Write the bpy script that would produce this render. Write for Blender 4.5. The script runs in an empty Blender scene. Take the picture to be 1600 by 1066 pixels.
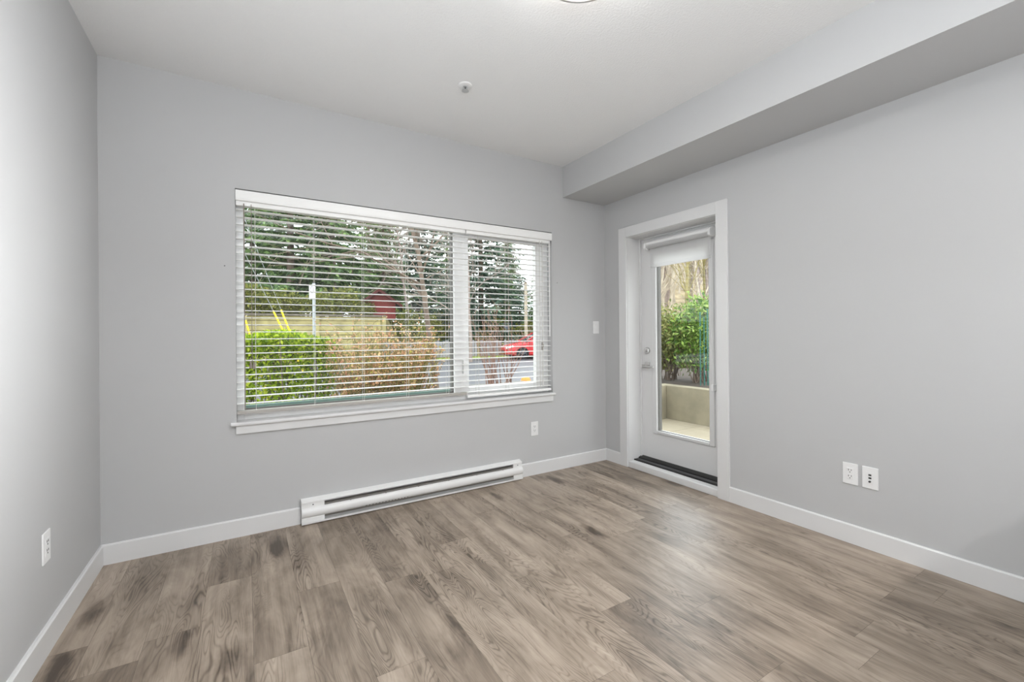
import bpy, bmesh, math, random
import numpy as np
from mathutils import Vector, Matrix

random.seed(7)
rng = np.random.default_rng(7)
sc = bpy.context.scene
col = sc.collection
PI = math.pi

# ------------------------------------------------------------------ camera
CAM = Vector((-2.99647, -3.13017, 1.2225))
RX = Vector((0.85693, -0.51537, -0.008095)).normalized()
FW = Vector((0.515390, 0.856956, 0.00075)).normalized()
UP = RX.cross(FW).normalized()
cd = bpy.data.cameras.new('camera')
cam = bpy.data.objects.new('camera', cd)
col.objects.link(cam)
M3 = Matrix((RX, UP, -FW)).transposed()
cam.matrix_world = Matrix.Translation(CAM) @ M3.to_4x4()
cd.sensor_fit = 'HORIZONTAL'
cd.sensor_width = 36.0
cd.lens = 36.0 * 680.75 / 1600
cd.shift_x = 7.98 / 1600
cd.shift_y = -11.34 / 1600
cd.clip_start = 0.02
cd.clip_end = 300
sc.camera = cam

# ------------------------------------------------------------------ view
sc.view_settings.view_transform = 'Standard'
sc.view_settings.look = 'None'
sc.view_settings.gamma = 1
sc.view_settings.exposure = 0.34
sc.view_settings.use_curve_mapping = False
sc.cycles.max_bounces = 10
sc.cycles.diffuse_bounces = 6
sc.cycles.transparent_max_bounces = 16
sc.cycles.sample_clamp_indirect = 6.0

# ------------------------------------------------------------------ world (bright overcast sky)
wd = bpy.data.worlds.new('sky')
sc.world = wd
wd.use_nodes = True
wn = wd.node_tree.nodes
wl = wd.node_tree.links
bg = wn['Background']
wtc = wn.new('ShaderNodeTexCoord')
wns = wn.new('ShaderNodeTexNoise')
wns.inputs['Scale'].default_value = 2.2
wns.inputs['Detail'].default_value = 4
wrp = wn.new('ShaderNodeValToRGB')
wrp.color_ramp.elements[0].position = 0.35
wrp.color_ramp.elements[0].color = (0.86, 0.90, 0.97, 1)
wrp.color_ramp.elements[1].position = 0.65
wrp.color_ramp.elements[1].color = (1.0, 1.0, 1.0, 1)
wl.new(wtc.outputs['Generated'], wns.inputs['Vector'])
wl.new(wns.outputs['Fac'], wrp.inputs['Fac'])
# the sun sits behind thin cloud on the patio side: a soft bright patch of sky
wdt = wn.new('ShaderNodeVectorMath')
wdt.operation = 'DOT_PRODUCT'
wdt.inputs[1].default_value = Vector((0.80, 0.60, 0.56)).normalized()
wl.new(wtc.outputs['Generated'], wdt.inputs[0])
wmx = wn.new('ShaderNodeMath')
wmx.operation = 'MAXIMUM'
wmx.inputs[1].default_value = 0.0
wl.new(wdt.outputs['Value'], wmx.inputs[0])
wpw = wn.new('ShaderNodeMath')
wpw.operation = 'POWER'
wpw.inputs[1].default_value = 22.0
wl.new(wmx.outputs[0], wpw.inputs[0])
wma = wn.new('ShaderNodeMath')
wma.operation = 'MULTIPLY_ADD'
wma.inputs[1].default_value = 4.5
wma.inputs[2].default_value = 2.8
wl.new(wpw.outputs[0], wma.inputs[0])
wl.new(wma.outputs[0], bg.inputs['Strength'])
wl.new(wrp.outputs['Color'], bg.inputs['Color'])
bg.inputs['Strength'].default_value = 3.0


def area_light(name, loc, rot, sx, sy, power, color=(1, 1, 1), shape='RECTANGLE', spread=PI):
    ld = bpy.data.lights.new(name, 'AREA')
    ld.shape = shape
    ld.size = sx
    if shape in ('RECTANGLE', 'ELLIPSE'):
        ld.size_y = sy
    ld.energy = power
    ld.color = color
    ld.spread = spread
    o = bpy.data.objects.new(name, ld)
    o.location = loc
    o.rotation_euler = rot
    col.objects.link(o)
    return o


# added fill light, bounced off the far wall of the flat, behind the camera
area_light('rear_bounce', (-1.3, -4.9, 1.6), (PI / 2, 0, PI + 0.25), 0.9, 1.2, 50, (0.97, 0.985, 1.0))
# added fill light beside the camera, turned to the left wall
area_light('left_wall_fill', (-1.5, -3.4, 1.5), (PI / 2, 0, math.radians(57)), 0.8, 1.2, 16, (0.97, 0.985, 1.0), spread=math.radians(48))
# lamp of the kitchen side, just below its ceiling (throws the soft edge low on the right wall)
area_light('kitchen_lamp', (-0.9, -4.71, 2.62), (0, 0, 0), 0.16, 0.16, 46, (1.0, 0.985, 0.97), 'DISK')
# added fill light without a fixture, aimed up behind the camera
area_light('uplight', (-2.95, -3.6, 1.70), (PI, 0, 0), 1.1, 1.4, 82, (0.91, 0.96, 1.0))


# ------------------------------------------------------------------ helpers
def lin(c):
    return tuple(((v / 255) / 12.92 if v / 255 <= 0.04045 else ((v / 255 + 0.055) / 1.055) ** 2.4) for v in c) + (1,)


WLOC = {}


class MB:
    def __init__(s):
        s.v = []
        s.f = []
        s.mi = []

    def add(s, vs, fs, mi=0):
        b = len(s.v)
        s.v += [tuple(x) for x in vs]
        for f in fs:
            s.f.append(tuple(b + i for i in f))
            s.mi.append(mi)
        return s

    def box(s, x0, x1, y0, y1, z0, z1, mi=0):
        if x0 > x1: x0, x1 = x1, x0
        if y0 > y1: y0, y1 = y1, y0
        if z0 > z1: z0, z1 = z1, z0
        vs = [(x0, y0, z0), (x1, y0, z0), (x1, y1, z0), (x0, y1, z0), (x0, y0, z1), (x1, y0, z1), (x1, y1, z1), (x0, y1, z1)]
        return s.add(vs, [(3, 2, 1, 0), (4, 5, 6, 7), (0, 1, 5, 4), (1, 2, 6, 5), (2, 3, 7, 6), (3, 0, 4, 7)], mi)

    def prism(s, prof, axis, a, b, mi=0):
        """extrude closed 2-D profile along axis ('x': prof=(y,z), 'y': prof=(x,z), 'z': prof=(x,y))"""
        n = len(prof)

        def P(p, t):
            return (t, p[0], p[1]) if axis == 'x' else ((p[0], t, p[1]) if axis == 'y' else (p[0], p[1], t))
        vs = [P(p, a) for p in prof] + [P(p, b) for p in prof]
        fs = [(i, (i + 1) % n, n + (i + 1) % n, n + i) for i in range(n)]
        fs += [tuple(range(n))[::-1], tuple(range(n, 2 * n))]
        return s.add(vs, fs, mi)

    def tube(s, pts, r, n=8, cap=True, mi=0):
        pts = [Vector(p) for p in pts]
        rs = r if isinstance(r, (list, tuple)) else [r] * len(pts)
        vs = []
        ref = None
        for i, p in enumerate(pts):
            d = (pts[min(i + 1, len(pts) - 1)] - pts[max(i - 1, 0)])
            if d.length < 1e-9: d = Vector((0, 0, 1))
            d.normalize()
            if ref is None:
                ref = Vector((0, 0, 1)) if abs(d.z) < 0.9 else Vector((1, 0, 0))
            a = d.cross(ref)
            if a.length < 1e-6: a = d.orthogonal()
            a.normalize()
            b = d.cross(a).normalized()
            ref = b.cross(d) if False else ref
            for k in range(n):
                t = 2 * PI * k / n
                vs.append(p + a * math.cos(t) * rs[i] + b * math.sin(t) * rs[i])
        fs = []
        for i in range(len(pts) - 1):
            for k in range(n):
                k2 = (k + 1) % n
                fs.append((i * n + k, i * n + k2, (i + 1) * n + k2, (i + 1) * n + k))
        if cap:
            fs.append(tuple(range(n))[::-1])
            fs.append(tuple((len(pts) - 1) * n + k for k in range(n)))
        return s.add(vs, fs, mi)

    def lathe(s, prof, c, axis='z', n=32, mi=0):
        """prof: list of (radius, height) along axis from c"""
        vs = []
        for r, h in prof:
            for k in range(n):
                t = 2 * PI * k / n
                a, b = r * math.cos(t), r * math.sin(t)
                if axis == 'z': vs.append((c[0] + a, c[1] + b, c[2] + h))
                elif axis == 'y': vs.append((c[0] + a, c[1] + h, c[2] + b))
                else: vs.append((c[0] + h, c[1] + a, c[2] + b))
        fs = []
        m = len(prof)
        for i in range(m - 1):
            for k in range(n):
                k2 = (k + 1) % n
                fs.append((i * n + k, i * n + k2, (i + 1) * n + k2, (i + 1) * n + k))
        fs.append(tuple(range(n))[::-1])
        fs.append(tuple((m - 1) * n + k for k in range(n)))
        return s.add(vs, fs, mi)

    def build(s, name, mats, parent=None, smooth=False, bevel=0.0, fix=True, seg=2, loc=None):
        me = bpy.data.meshes.new(name)
        V = np.array(s.v, dtype=float)
        if parent is not None:
            off = Vector(WLOC[parent.name])
        elif loc is not None:
            off = Vector(loc)
        else:
            lo, hi = V.min(0), V.max(0)
            off = Vector(((lo[0] + hi[0]) / 2, (lo[1] + hi[1]) / 2, lo[2]))
        V = V - np.array(off)
        me.from_pydata(V.tolist(), [], s.f)
        if not isinstance(mats, (list, tuple)): mats = [mats]
        for m in mats: me.materials.append(m)
        if any(s.mi):
            me.polygons.foreach_set('material_index', s.mi)
        if fix:
            bm = bmesh.new()
            bm.from_mesh(me)
            bmesh.ops.recalc_face_normals(bm, faces=bm.faces)
            bm.to_mesh(me)
            bm.free()
        if smooth:
            me.polygons.foreach_set('use_smooth', [True] * len(me.polygons))
            try:
                me.set_sharp_from_angle(angle=math.radians(40))
            except Exception:
                pass
        me.update()
        o = bpy.data.objects.new(name, me)
        col.objects.link(o)
        if parent is not None:
            o.parent = parent
            WLOC[o.name] = off
        else:
            o.location = off
            WLOC[o.name] = off
        if bevel:
            b = o.modifiers.new('bevel', 'BEVEL')
            b.width = bevel
            b.segments = seg
            b.limit_method = 'ANGLE'
            b.angle_limit = math.radians(35)
        return o


def raw_mesh(name, V, F, mats, parent=None, loc=(0, 0, 0), smooth=False):
    """big numpy mesh, all faces with the same vertex count; V relative to loc/parent"""
    me = bpy.data.meshes.new(name)
    V = np.asarray(V, dtype=np.float32)
    F = np.asarray(F, dtype=np.int32)
    k = F.shape[1]
    me.vertices.add(len(V))
    me.vertices.foreach_set('co', V.ravel())
    me.loops.add(F.size)
    me.loops.foreach_set('vertex_index', F.ravel())
    me.polygons.add(len(F))
    me.polygons.foreach_set('loop_start', np.arange(len(F), dtype=np.int32) * k)
    me.update(calc_edges=True)
    me.validate()
    if not isinstance(mats, (list, tuple)): mats = [mats]
    for m in mats: me.materials.append(m)
    if smooth: me.polygons.foreach_set('use_smooth', [True] * len(me.polygons))
    o = bpy.data.objects.new(name, me)
    col.objects.link(o)
    if parent is not None:
        o.parent = parent
        WLOC[o.name] = Vector(WLOC[parent.name])
    else:
        o.location = loc
        WLOC[o.name] = Vector(loc)
    return o


def empty(name, loc, rz=0.0):
    o = bpy.data.objects.new(name, None)
    o.empty_display_size = 0.1
    o.location = loc
    o.rotation_euler = (0, 0, rz)
    col.objects.link(o)
    WLOC[o.name] = Vector(loc)
    return o


def tag(o, label=None, cat=None, group=None, kind=None):
    if label: o['label'] = label
    if cat: o['category'] = cat
    if group: o['group'] = group
    if kind: o['kind'] = kind
    return o


def struct(o):
    o['kind'] = 'structure'
    return o


def dup(root, loc, rz=0.0, label=None, group=None, scale=None):
    r = root.copy()
    col.objects.link(r)
    r.location = loc
    r.rotation_euler = (0, 0, rz)
    if scale is not None:
        r.scale = scale if isinstance(scale, (tuple, list)) else (scale,) * 3
    if label: r['label'] = label
    if group: r['group'] = group
    for ch in list(root.children):
        c = ch.copy()
        col.objects.link(c)
        c.parent = r
        for g in list(ch.children):
            d = g.copy()
            col.objects.link(d)
            d.parent = c
    return r


# ------------------------------------------------------------------ materials
def new_mat(name):
    m = bpy.data.materials.new(name)
    m.use_nodes = True
    return m, m.node_tree.nodes, m.node_tree.links, m.node_tree.nodes['Principled BSDF']


def mat(name, color, rough=0.5, metal=0.0, bump=0.0, bscale=200.0, var=0.0, vscale=5.0, spec=0.5, bdist=0.001):
    m, n, l, b = new_mat(name)
    c = color if len(color) == 4 else lin(color)
    b.inputs['Roughness'].default_value = rough
    b.inputs['Metallic'].default_value = metal
    b.inputs['Specular IOR Level'].default_value = spec
    tc = n.new('ShaderNodeTexCoord')
    ns = n.new('ShaderNodeTexNoise')
    ns.inputs['Scale'].default_value = vscale
    ns.inputs['Detail'].default_value = 5
    l.new(tc.outputs['Object'], ns.inputs['Vector'])
    r = n.new('ShaderNodeValToRGB')
    v = max(var, 0.004)
    r.color_ramp.elements[0].position = 0.3
    r.color_ramp.elements[1].position = 0.7
    r.color_ramp.elements[0].color = tuple(x * (1 - v) for x in c[:3]) + (1,)
    r.color_ramp.elements[1].color = tuple(min(x * (1 + v), 1) for x in c[:3]) + (1,)
    l.new(ns.outputs['Fac'], r.inputs['Fac'])
    l.new(r.outputs['Color'], b.inputs['Base Color'])
    if bump:
        n2 = n.new('ShaderNodeTexNoise')
        n2.inputs['Scale'].default_value = bscale
        n2.inputs['Detail'].default_value = 3
        l.new(tc.outputs['Object'], n2.inputs['Vector'])
        bp = n.new('ShaderNodeBump')
        bp.inputs['Strength'].default_value = bump
        bp.inputs['Distance'].default_value = bdist
        l.new(n2.outputs['Fac'], bp.inputs['Height'])
        l.new(bp.outputs['Normal'], b.inputs['Normal'])
    return m


def leaf_mat(name, cols, trans=0.35, rough=0.5):
    """leaf: diffuse + translucent, colour picked per leaf"""
    m, n, l, b = new_mat(name)
    g = n.new('ShaderNodeNewGeometry')
    r = n.new('ShaderNodeValToRGB')
    r.color_ramp.interpolation = 'LINEAR'
    els = r.color_ramp.elements
    while len(els) < len(cols): els.new(0.5)
    for i, c in enumerate(cols):
        els[i].position = i / (len(cols) - 1)
        els[i].color = lin(c)
    l.new(g.outputs['Random Per Island'], r.inputs['Fac'])
    l.new(r.outputs['Color'], b.inputs['Base Color'])
    b.inputs['Roughness'].default_value = rough
    b.inputs['Specular IOR Level'].default_value = 0.3
    t = n.new('ShaderNodeBsdfTranslucent')
    l.new(r.outputs['Color'], t.inputs['Color'])
    mx = n.new('ShaderNodeMixShader')
    mx.inputs['Fac'].default_value = trans
    l.new(b.outputs['BSDF'], mx.inputs[1])
    l.new(t.outputs['BSDF'], mx.inputs[2])
    l.new(mx.outputs['Shader'], n['Material Output'].inputs['Surface'])
    return m


def glass_mat(name, tint=(0.96, 0.985, 0.975), refl=0.06):
    m, n, l, b = new_mat(name)
    n.remove(b)
    tr = n.new('ShaderNodeBsdfTransparent')
    tr.inputs['Color'].default_value = tint + (1,)
    geo = n.new('ShaderNodeNewGeometry')
    gl = n.new('ShaderNodeBsdfGlossy')
    gl.inputs['Roughness'].default_value = 0.0
    fr = n.new('ShaderNodeFresnel')
    fr.inputs['IOR'].default_value = 1.45
    mx = n.new('ShaderNodeMixShader')
    # only the face towards the ray's origin reflects (the pane does not bend light, so no inner total reflection)
    inv = n.new('ShaderNodeMath')
    inv.operation = 'SUBTRACT'
    inv.inputs[0].default_value = 1.0
    l.new(geo.outputs['Backfacing'], inv.inputs[1])
    mu = n.new('ShaderNodeMath')
    mu.operation = 'MULTIPLY'
    l.new(fr.outputs['Fac'], mu.inputs[0])
    l.new(inv.outputs[0], mu.inputs[1])
    l.new(mu.outputs[0], mx.inputs['Fac'])
    l.new(tr.outputs['BSDF'], mx.inputs[1])
    l.new(gl.outputs['BSDF'], mx.inputs[2])
    l.new(mx.outputs['Shader'], n['Material Output'].inputs['Surface'])
    return m


def emit_mat(name, color, strength):
    m, n, l, b = new_mat(name)
    b.inputs['Base Color'].default_value = (0.9, 0.9, 0.9, 1)
    b.inputs['Emission Color'].default_value = tuple(color) + (1,)
    b.inputs['Emission Strength'].default_value = strength
    return m


def floor_mat():
    m, n, l, b = new_mat('oak_vinyl_plank')
    uv = n.new('ShaderNodeUVMap')
    uv.uv_map = 'UVMap'
    at = n.new('ShaderNodeAttribute')
    at.attribute_name = 'seed'
    tone = n.new('ShaderNodeAttribute')
    tone.attribute_name = 'tone'
    sx = n.new('ShaderNodeSeparateXYZ')
    l.new(uv.outputs['UV'], sx.inputs[0])
    cv = n.new('ShaderNodeCombineXYZ')
    l.new(sx.outputs['X'], cv.inputs['X'])
    l.new(sx.outputs['Y'], cv.inputs['Y'])
    l.new(at.outputs['Fac'], cv.inputs['Z'])

    def scaled(s):
        v = n.new('ShaderNodeVectorMath')
        v.operation = 'MULTIPLY'
        v.inputs[1].default_value = s
        l.new(cv.outputs[0], v.inputs[0])
        return v.outputs[0]

    def noise(s, detail=3, rough=0.5, dist=0.0):
        t = n.new('ShaderNodeTexNoise')
        t.inputs['Scale'].default_value = 1.0
        t.inputs['Detail'].default_value = detail
        t.inputs['Roughness'].default_value = rough
        t.inputs['Distortion'].default_value = dist
        l.new(scaled(s), t.inputs['Vector'])
        return t.outputs['Fac']

    def math_(op, a, bb=None, c=None, clamp=False):
        t = n.new('ShaderNodeMath')
        t.operation = op
        t.use_clamp = clamp
        for i, x in enumerate((a, bb, c)):
            if x is None: continue
            if isinstance(x, (int, float)): t.inputs[i].default_value = x
            else: l.new(x, t.inputs[i])
        return t.outputs[0]

    def mrange(x, a, bb, c, d):
        t = n.new('ShaderNodeMapRange')
        t.inputs['From Min'].default_value = a
        t.inputs['From Max'].default_value = bb
        t.inputs['To Min'].default_value = c
        t.inputs['To Max'].default_value = d
        l.new(x, t.inputs['Value'])
        return t.outputs['Result']

    # growth rings: contour lines of a stretched height field -> cathedral arches and knots
    h = noise((9.0, 1.5, 11.3), 2.2, 0.42, 0.35)
    ring = math_('SINE', math_('MULTIPLY', h, 175.0))
    ring = math_('POWER', math_('MULTIPLY_ADD', ring, 0.5, 0.5), 3.5)
    rmask = mrange(noise((6.0, 1.3, 7.7), 2, 0.5), 0.40, 0.66, 0.06, 1.0)
    ring = math_('MULTIPLY', ring, rmask)
    fibre = noise((190.0, 5.0, 3.1), 4, 0.6)
    streak = noise((38.0, 1.6, 5.9), 4, 0.6, 0.2)
    blotch = noise((7.5, 2.4, 2.3), 4, 0.62, 0.5)
    broad = noise((2.2, 1.0, 9.1), 2, 0.5)
    # knots
    vo = n.new('ShaderNodeTexVoronoi')
    vo.inputs['Scale'].default_value = 1.0
    nd = n.new('ShaderNodeTexNoise')
    nd.inputs['Scale'].default_value = 1.0
    nd.inputs['Detail'].default_value = 3
    l.new(scaled((22, 12, 3.0)), nd.inputs['Vector'])
    va = n.new('ShaderNodeVectorMath')
    va.operation = 'MULTIPLY_ADD'
    l.new(nd.outputs['Color'], va.inputs[0])
    va.inputs[1].default_value = (0.22, 0.22, 0)
    l.new(scaled((6.2, 1.9, 13.7)), va.inputs[2])
    l.new(va.outputs[0], vo.inputs['Vector'])
    kn = mrange(vo.outputs['Distance'], 0.08, 0.27, 1.0, 0.0)
    # only a few of the cells carry a knot
    sc3 = n.new('ShaderNodeSeparateColor')
    l.new(vo.outputs['Color'], sc3.inputs[0])
    kn = math_('MULTIPLY', kn, mrange(sc3.outputs[0], 0.62, 0.72, 0.0, 1.0))

    t = math_('MULTIPLY_ADD', blotch, 1.05, -0.05)
    t = math_('MULTIPLY_ADD', streak, 0.52, math_('SUBTRACT', t, 0.27))
    t = math_('MULTIPLY_ADD', broad, 0.30, math_('SUBTRACT', t, 0.15))
    t = math_('MULTIPLY_ADD', fibre, 0.26, math_('SUBTRACT', t, 0.13))
    t = math_('ADD', t, tone.outputs['Fac'])
    t = math_('MULTIPLY_ADD', ring, -0.25, t)
    t = math_('MULTIPLY_ADD', kn, -0.48, t)
    rp = n.new('ShaderNodeValToRGB')
    e = rp.color_ramp.elements
    e[0].position = 0.05
    e[0].color = lin((74, 62, 51))
    e[1].position = 0.92
    e[1].color = lin((192, 179, 163))
    k = e.new(0.30)
    k.color = lin((122, 108, 94))
    k = e.new(0.52)
    k.color = lin((153, 138, 123))
    k = e.new(0.72)
    k.color = lin((172, 157, 142))
    l.new(t, rp.inputs['Fac'])
    l.new(rp.outputs['Color'], b.inputs['Base Color'])
    rr = mrange(fibre, 0.3, 0.7, 0.36, 0.46)
    l.new(rr, b.inputs['Roughness'])
    b.inputs['Specular IOR Level'].default_value = 0.7
    bp = n.new('ShaderNodeBump')
    bp.inputs['Strength'].default_value = 0.25
    bp.inputs['Distance'].default_value = 0.0008
    l.new(math_('ADD', math_('MULTIPLY', ring, -1.0), fibre), bp.inputs['Height'])
    l.new(bp.outputs['Normal'], b.inputs['Normal'])
    return m


M_WALL = mat('wall_paint', (0.502, 0.504, 0.507, 1), 0.62, bump=0.12, bscale=420, spec=0.35)
M_CEIL = mat('ceiling_paint', (0.80, 0.80, 0.80, 1), 0.8, bump=0.9, bscale=95, spec=0.2, bdist=0.0025)
M_TRIM = mat('white_trim_paint', (0.69, 0.69, 0.69, 1), 0.38, spec=0.45)
M_VINYL = mat('white_vinyl', (0.89, 0.89, 0.89, 1), 0.35)
M_SLAT = mat('blind_slat_white', (0.88, 0.88, 0.87, 1), 0.42)
M_RAIL = mat('backlit_rail_tone', (0.40, 0.38, 0.35, 1), 0.5)  # white rail: its backlit shade is painted into the colour
M_CORD = mat('blind_cord', (0.66, 0.64, 0.60, 1), 0.8)
M_TAUPE = mat('backlit_cord_tone', (0.30, 0.26, 0.23, 1), 0.8)  # backlit look of white cords painted into the colour; lock shares it
M_PLATE = mat('switch_plate_white', (0.80, 0.80, 0.80, 1), 0.32)
M_DARK = mat('dark_slot', (0.02, 0.02, 0.02, 1), 0.6)
M_CHROME = mat('satin_nickel', (0.62, 0.61, 0.60, 1), 0.25, metal=1.0)
M_STEEL = mat('dark_chrome', (0.55, 0.55, 0.55, 1), 0.3, metal=1.0)
M_BLACK = mat('black_rubber', (0.012, 0.012, 0.012, 1), 0.42)
M_ALU = mat('dark_aluminium', (0.13, 0.13, 0.135, 1), 0.35, metal=0.8)
M_HEAT = mat('heater_enamel', (0.78, 0.78, 0.775, 1), 0.35)
M_FIN = mat('heater_fins', (0.20, 0.19, 0.175, 1), 0.5, metal=0.3)
M_GLASS = glass_mat('window_glass')
M_GASKET = mat('glazing_gasket', (0.16, 0.15, 0.14, 1), 0.6)
M_FLOOR = floor_mat()
M_GAP = mat('plank_gap', (0.05, 0.04, 0.035, 1), 0.8)
M_LAMP = emit_mat('lamp_diffuser_glow', (1.0, 0.985, 0.96), 11.0)
M_LAMPRIM = mat('lamp_rim_nickel', (0.42, 0.41, 0.40, 1), 0.35, metal=0.7)

# shade fabric: thin, lets light through
m, n_, l_, b_ = new_mat('roller_fabric')
b_.inputs['Base Color'].default_value = (0.85, 0.85, 0.85, 1)
b_.inputs['Roughness'].default_value = 0.8
t_ = n_.new('ShaderNodeBsdfTranslucent')
t_.inputs['Color'].default_value = (0.85, 0.85, 0.85, 1)
x_ = n_.new('ShaderNodeMixShader')
x_.inputs['Fac'].default_value = 0.55
l_.new(b_.outputs[0], x_.inputs[1])
l_.new(t_.outputs[0], x_.inputs[2])
l_.new(x_.outputs[0], n_['Material Output'].inputs['Surface'])
M_FABRIC = m

# ------------------------------------------------------------------ room dimensions
W, H = 3.667, 2.739
WS, HS = 0.509, 2.461          # soffit width, soffit underside
YR = -6.6                      # rear wall
OX0, OX1, OZ0, OZ1 = -3.043, -0.638, 0.67, 2.128      # window opening
DY0, DY1, DZ1 = -1.186, -0.272, 2.110                 # door rough opening
T = 0.014


def wall_grid(us, zs, holes, t0, t1, axis, name, m):
    """wall slab with holes: us x zs grid of cells, holes=set of (i,j) left open; thickness t0..t1"""
    mb = MB()

    def P(u, z, t):
        return (u, t, z) if axis == 'y' else (t, u, z)
    nu, nz = len(us) - 1, len(zs) - 1
    solid = lambda i, j: 0 <= i < nu and 0 <= j < nz and (i, j) not in holes
    for i in range(nu):
        for j in range(nz):
            if not solid(i, j): continue
            u0, u1, z0, z1 = us[i], us[i + 1], zs[j], zs[j + 1]
            for t in (t0, t1):
                mb.add([P(u0, z0, t), P(u1, z0, t), P(u1, z1, t), P(u0, z1, t)], [(0, 1, 2, 3)])
            for (di, dj, a, b) in ((-1, 0, (u0, z0), (u0, z1)), (1, 0, (u1, z0), (u1, z1)), (0, -1, (u0, z0), (u1, z0)), (0, 1, (u0, z1), (u1, z1))):
                if not solid(i + di, j + dj):
                    mb.add([P(*a, t0), P(*b, t0), P(*b, t1), P(*a, t1)], [(0, 1, 2, 3)])
    # weld so that normals can be made consistent
    me = {}
    vs, fs = [], []
    for f in mb.f:
        q = []
        for i in f:
            k = tuple(round(c, 5) for c in mb.v[i])
            if k not in me:
                me[k] = len(vs)
                vs.append(k)
            q.append(me[k])
        fs.append(tuple(q))
    mb.v, mb.f, mb.mi = vs, fs, [0] * len(fs)
    return struct(mb.build(name, m))


wall_grid([-W - 0.2, OX0, OX1, 0.25], [-0.3, OZ0, OZ1, H + 0.25], {(1, 1)}, 0.0, 0.19, 'y', 'wall_back', M_WALL)
wall_grid([YR, DY0, DY1, 0.0], [-0.3, 0.0, DZ1, H + 0.25], {(1, 1)}, 0.0, 0.25, 'x', 'wall_right', M_WALL)
struct(MB().box(-W - 0.2, -W, YR, 0.0, -0.3, H + 0.25).build('wall_left', M_WALL))
struct(MB().box(-W - 0.2, 0.25, YR - 0.2, YR, -0.3, H + 0.25).build('wall_rear', M_WALL))
struct(MB().box(-W, 0.0, YR, 0.0, H, H + 0.2).build('ceiling', M_CEIL))
struct(MB().box(-WS, 0.0, YR, 0.0, HS, H).build('trim_1', M_WALL))
# unseen counter-height blocker added behind the camera, shaped for the right wall's low shadow
struct(MB().box(-1.35, 0.0, -3.9, -3.145, 0.0, 0.92).build('wall_shadow_blocker', M_WALL))

# floor: one mesh of planks laid along Y, hairline gaps over a dark base
pw, pl = 0.187, 1.22
ends = {0: -0.79, 1: -0.995, 3: -0.55, 4: -1.25, 5: -0.837, 6: -0.33, 7: -0.97, 8: -1.02, 9: -0.75, 10: -1.29, 11: -1.70, 12: -2.27,
        13: -1.90, 14: -1.21, 15: -1.127, 17: -1.084, 18: -1.215}
V, F, UV, SEED, TONE = [], [], [], [], []
g = 0.00035
x = -3.723
row = 0
while x < 0.0:
    e0 = ends.get(row, -random.uniform(0.1, 1.2))
    y1 = e0
    while y1 < 0: y1 += pl
    while y1 > YR:
        y0 = y1 - pl
        xa, xb = max(x, -W), min(x + pw, 0.0)
        ya, yb = max(y0, YR), min(y1, 0.0)
        if xb - xa > 0.004 and yb - ya > 0.004:
            i = len(V)
            V += [(xa + g, ya + g, 0), (xb - g, ya + g, 0), (xb - g, yb - g, 0), (xa + g, yb - g, 0)]
            F.append((i, i + 1, i + 2, i + 3))
            UV += [(xa - x, ya - y0), (xb - x, ya - y0), (xb - x, yb - y0), (xa - x, yb - y0)]
            SEED.append(random.uniform(0, 40))
            TONE.append(random.choice((-0.09, -0.05, -0.02, 0.02, 0.04, 0.05)) + random.uniform(-0.02, 0.02))
        y1 -= pl
    x += pw
    row += 1
np_ = len(F)
i = len(V)
V += [(-W, YR, -0.0015), (0, YR, -0.0015), (0, 0, -0.0015), (-W, 0, -0.0015), (-W, YR, -0.1), (0, YR, -0.1), (0, 0, -0.1), (-W, 0, -0.1)]
F += [(i, i + 1, i + 2, i + 3), (i + 7, i + 6, i + 5, i + 4), (i, i + 4, i + 5, i + 1), (i + 1, i + 5, i + 6, i + 2), (i + 2, i + 6, i + 7, i + 3), (i + 3, i + 7, i + 4, i)]
me = bpy.data.meshes.new('floor')
me.from_pydata(V, [], F)
me.materials.append(M_FLOOR)
me.materials.append(M_GAP)
me.polygons.foreach_set('material_index', [0] * np_ + [1] * 6)
uvl = me.uv_layers.new(name='UVMap')
k = 0
for p in me.polygons:
    for li in p.loop_indices:
        uvl.data[li].uv = UV[k] if k < len(UV) else (0, 0)
        k += 1
a = me.attributes.new('seed', 'FLOAT', 'FACE')
a.data.foreach_set('value', SEED + [0] * 6)
a = me.attributes.new('tone', 'FLOAT', 'FACE')
a.data.foreach_set('value', TONE + [0] * 6)
fl = bpy.data.objects.new('floor', me)
col.objects.link(fl)
struct(fl)

# baseboards
HB = 0.1086


def baseboard(name, a, b, axis, wallc, sgn):
    """profile with eased top edge; axis along which it runs, wall coordinate, direction into the room"""
    pr = [(wallc, 0.0), (wallc + sgn * T, 0.0), (wallc + sgn * T, HB - 0.006), (wallc + sgn * (T - 0.005), HB), (wallc, HB)]
    return struct(MB().prism(pr, axis, a, b).build(name, M_TRIM))


HX0, HX1 = -2.692, -1.003      # heater
baseboard('baseboard_back_1', -W, HX0 - 0.002, 'x', 0.0, -1)
baseboard('baseboard_back_2', HX1 + 0.002, 0.0, 'x', 0.0, -1)
baseboard('baseboard_left', YR, -T, 'y', -W, 1)
baseboard('baseboard_right_1', -0.1975, -T, 'y', 0.0, -1)
baseboard('baseboard_right_2', -3.145, -1.2625, 'y', 0.0, -1)

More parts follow.
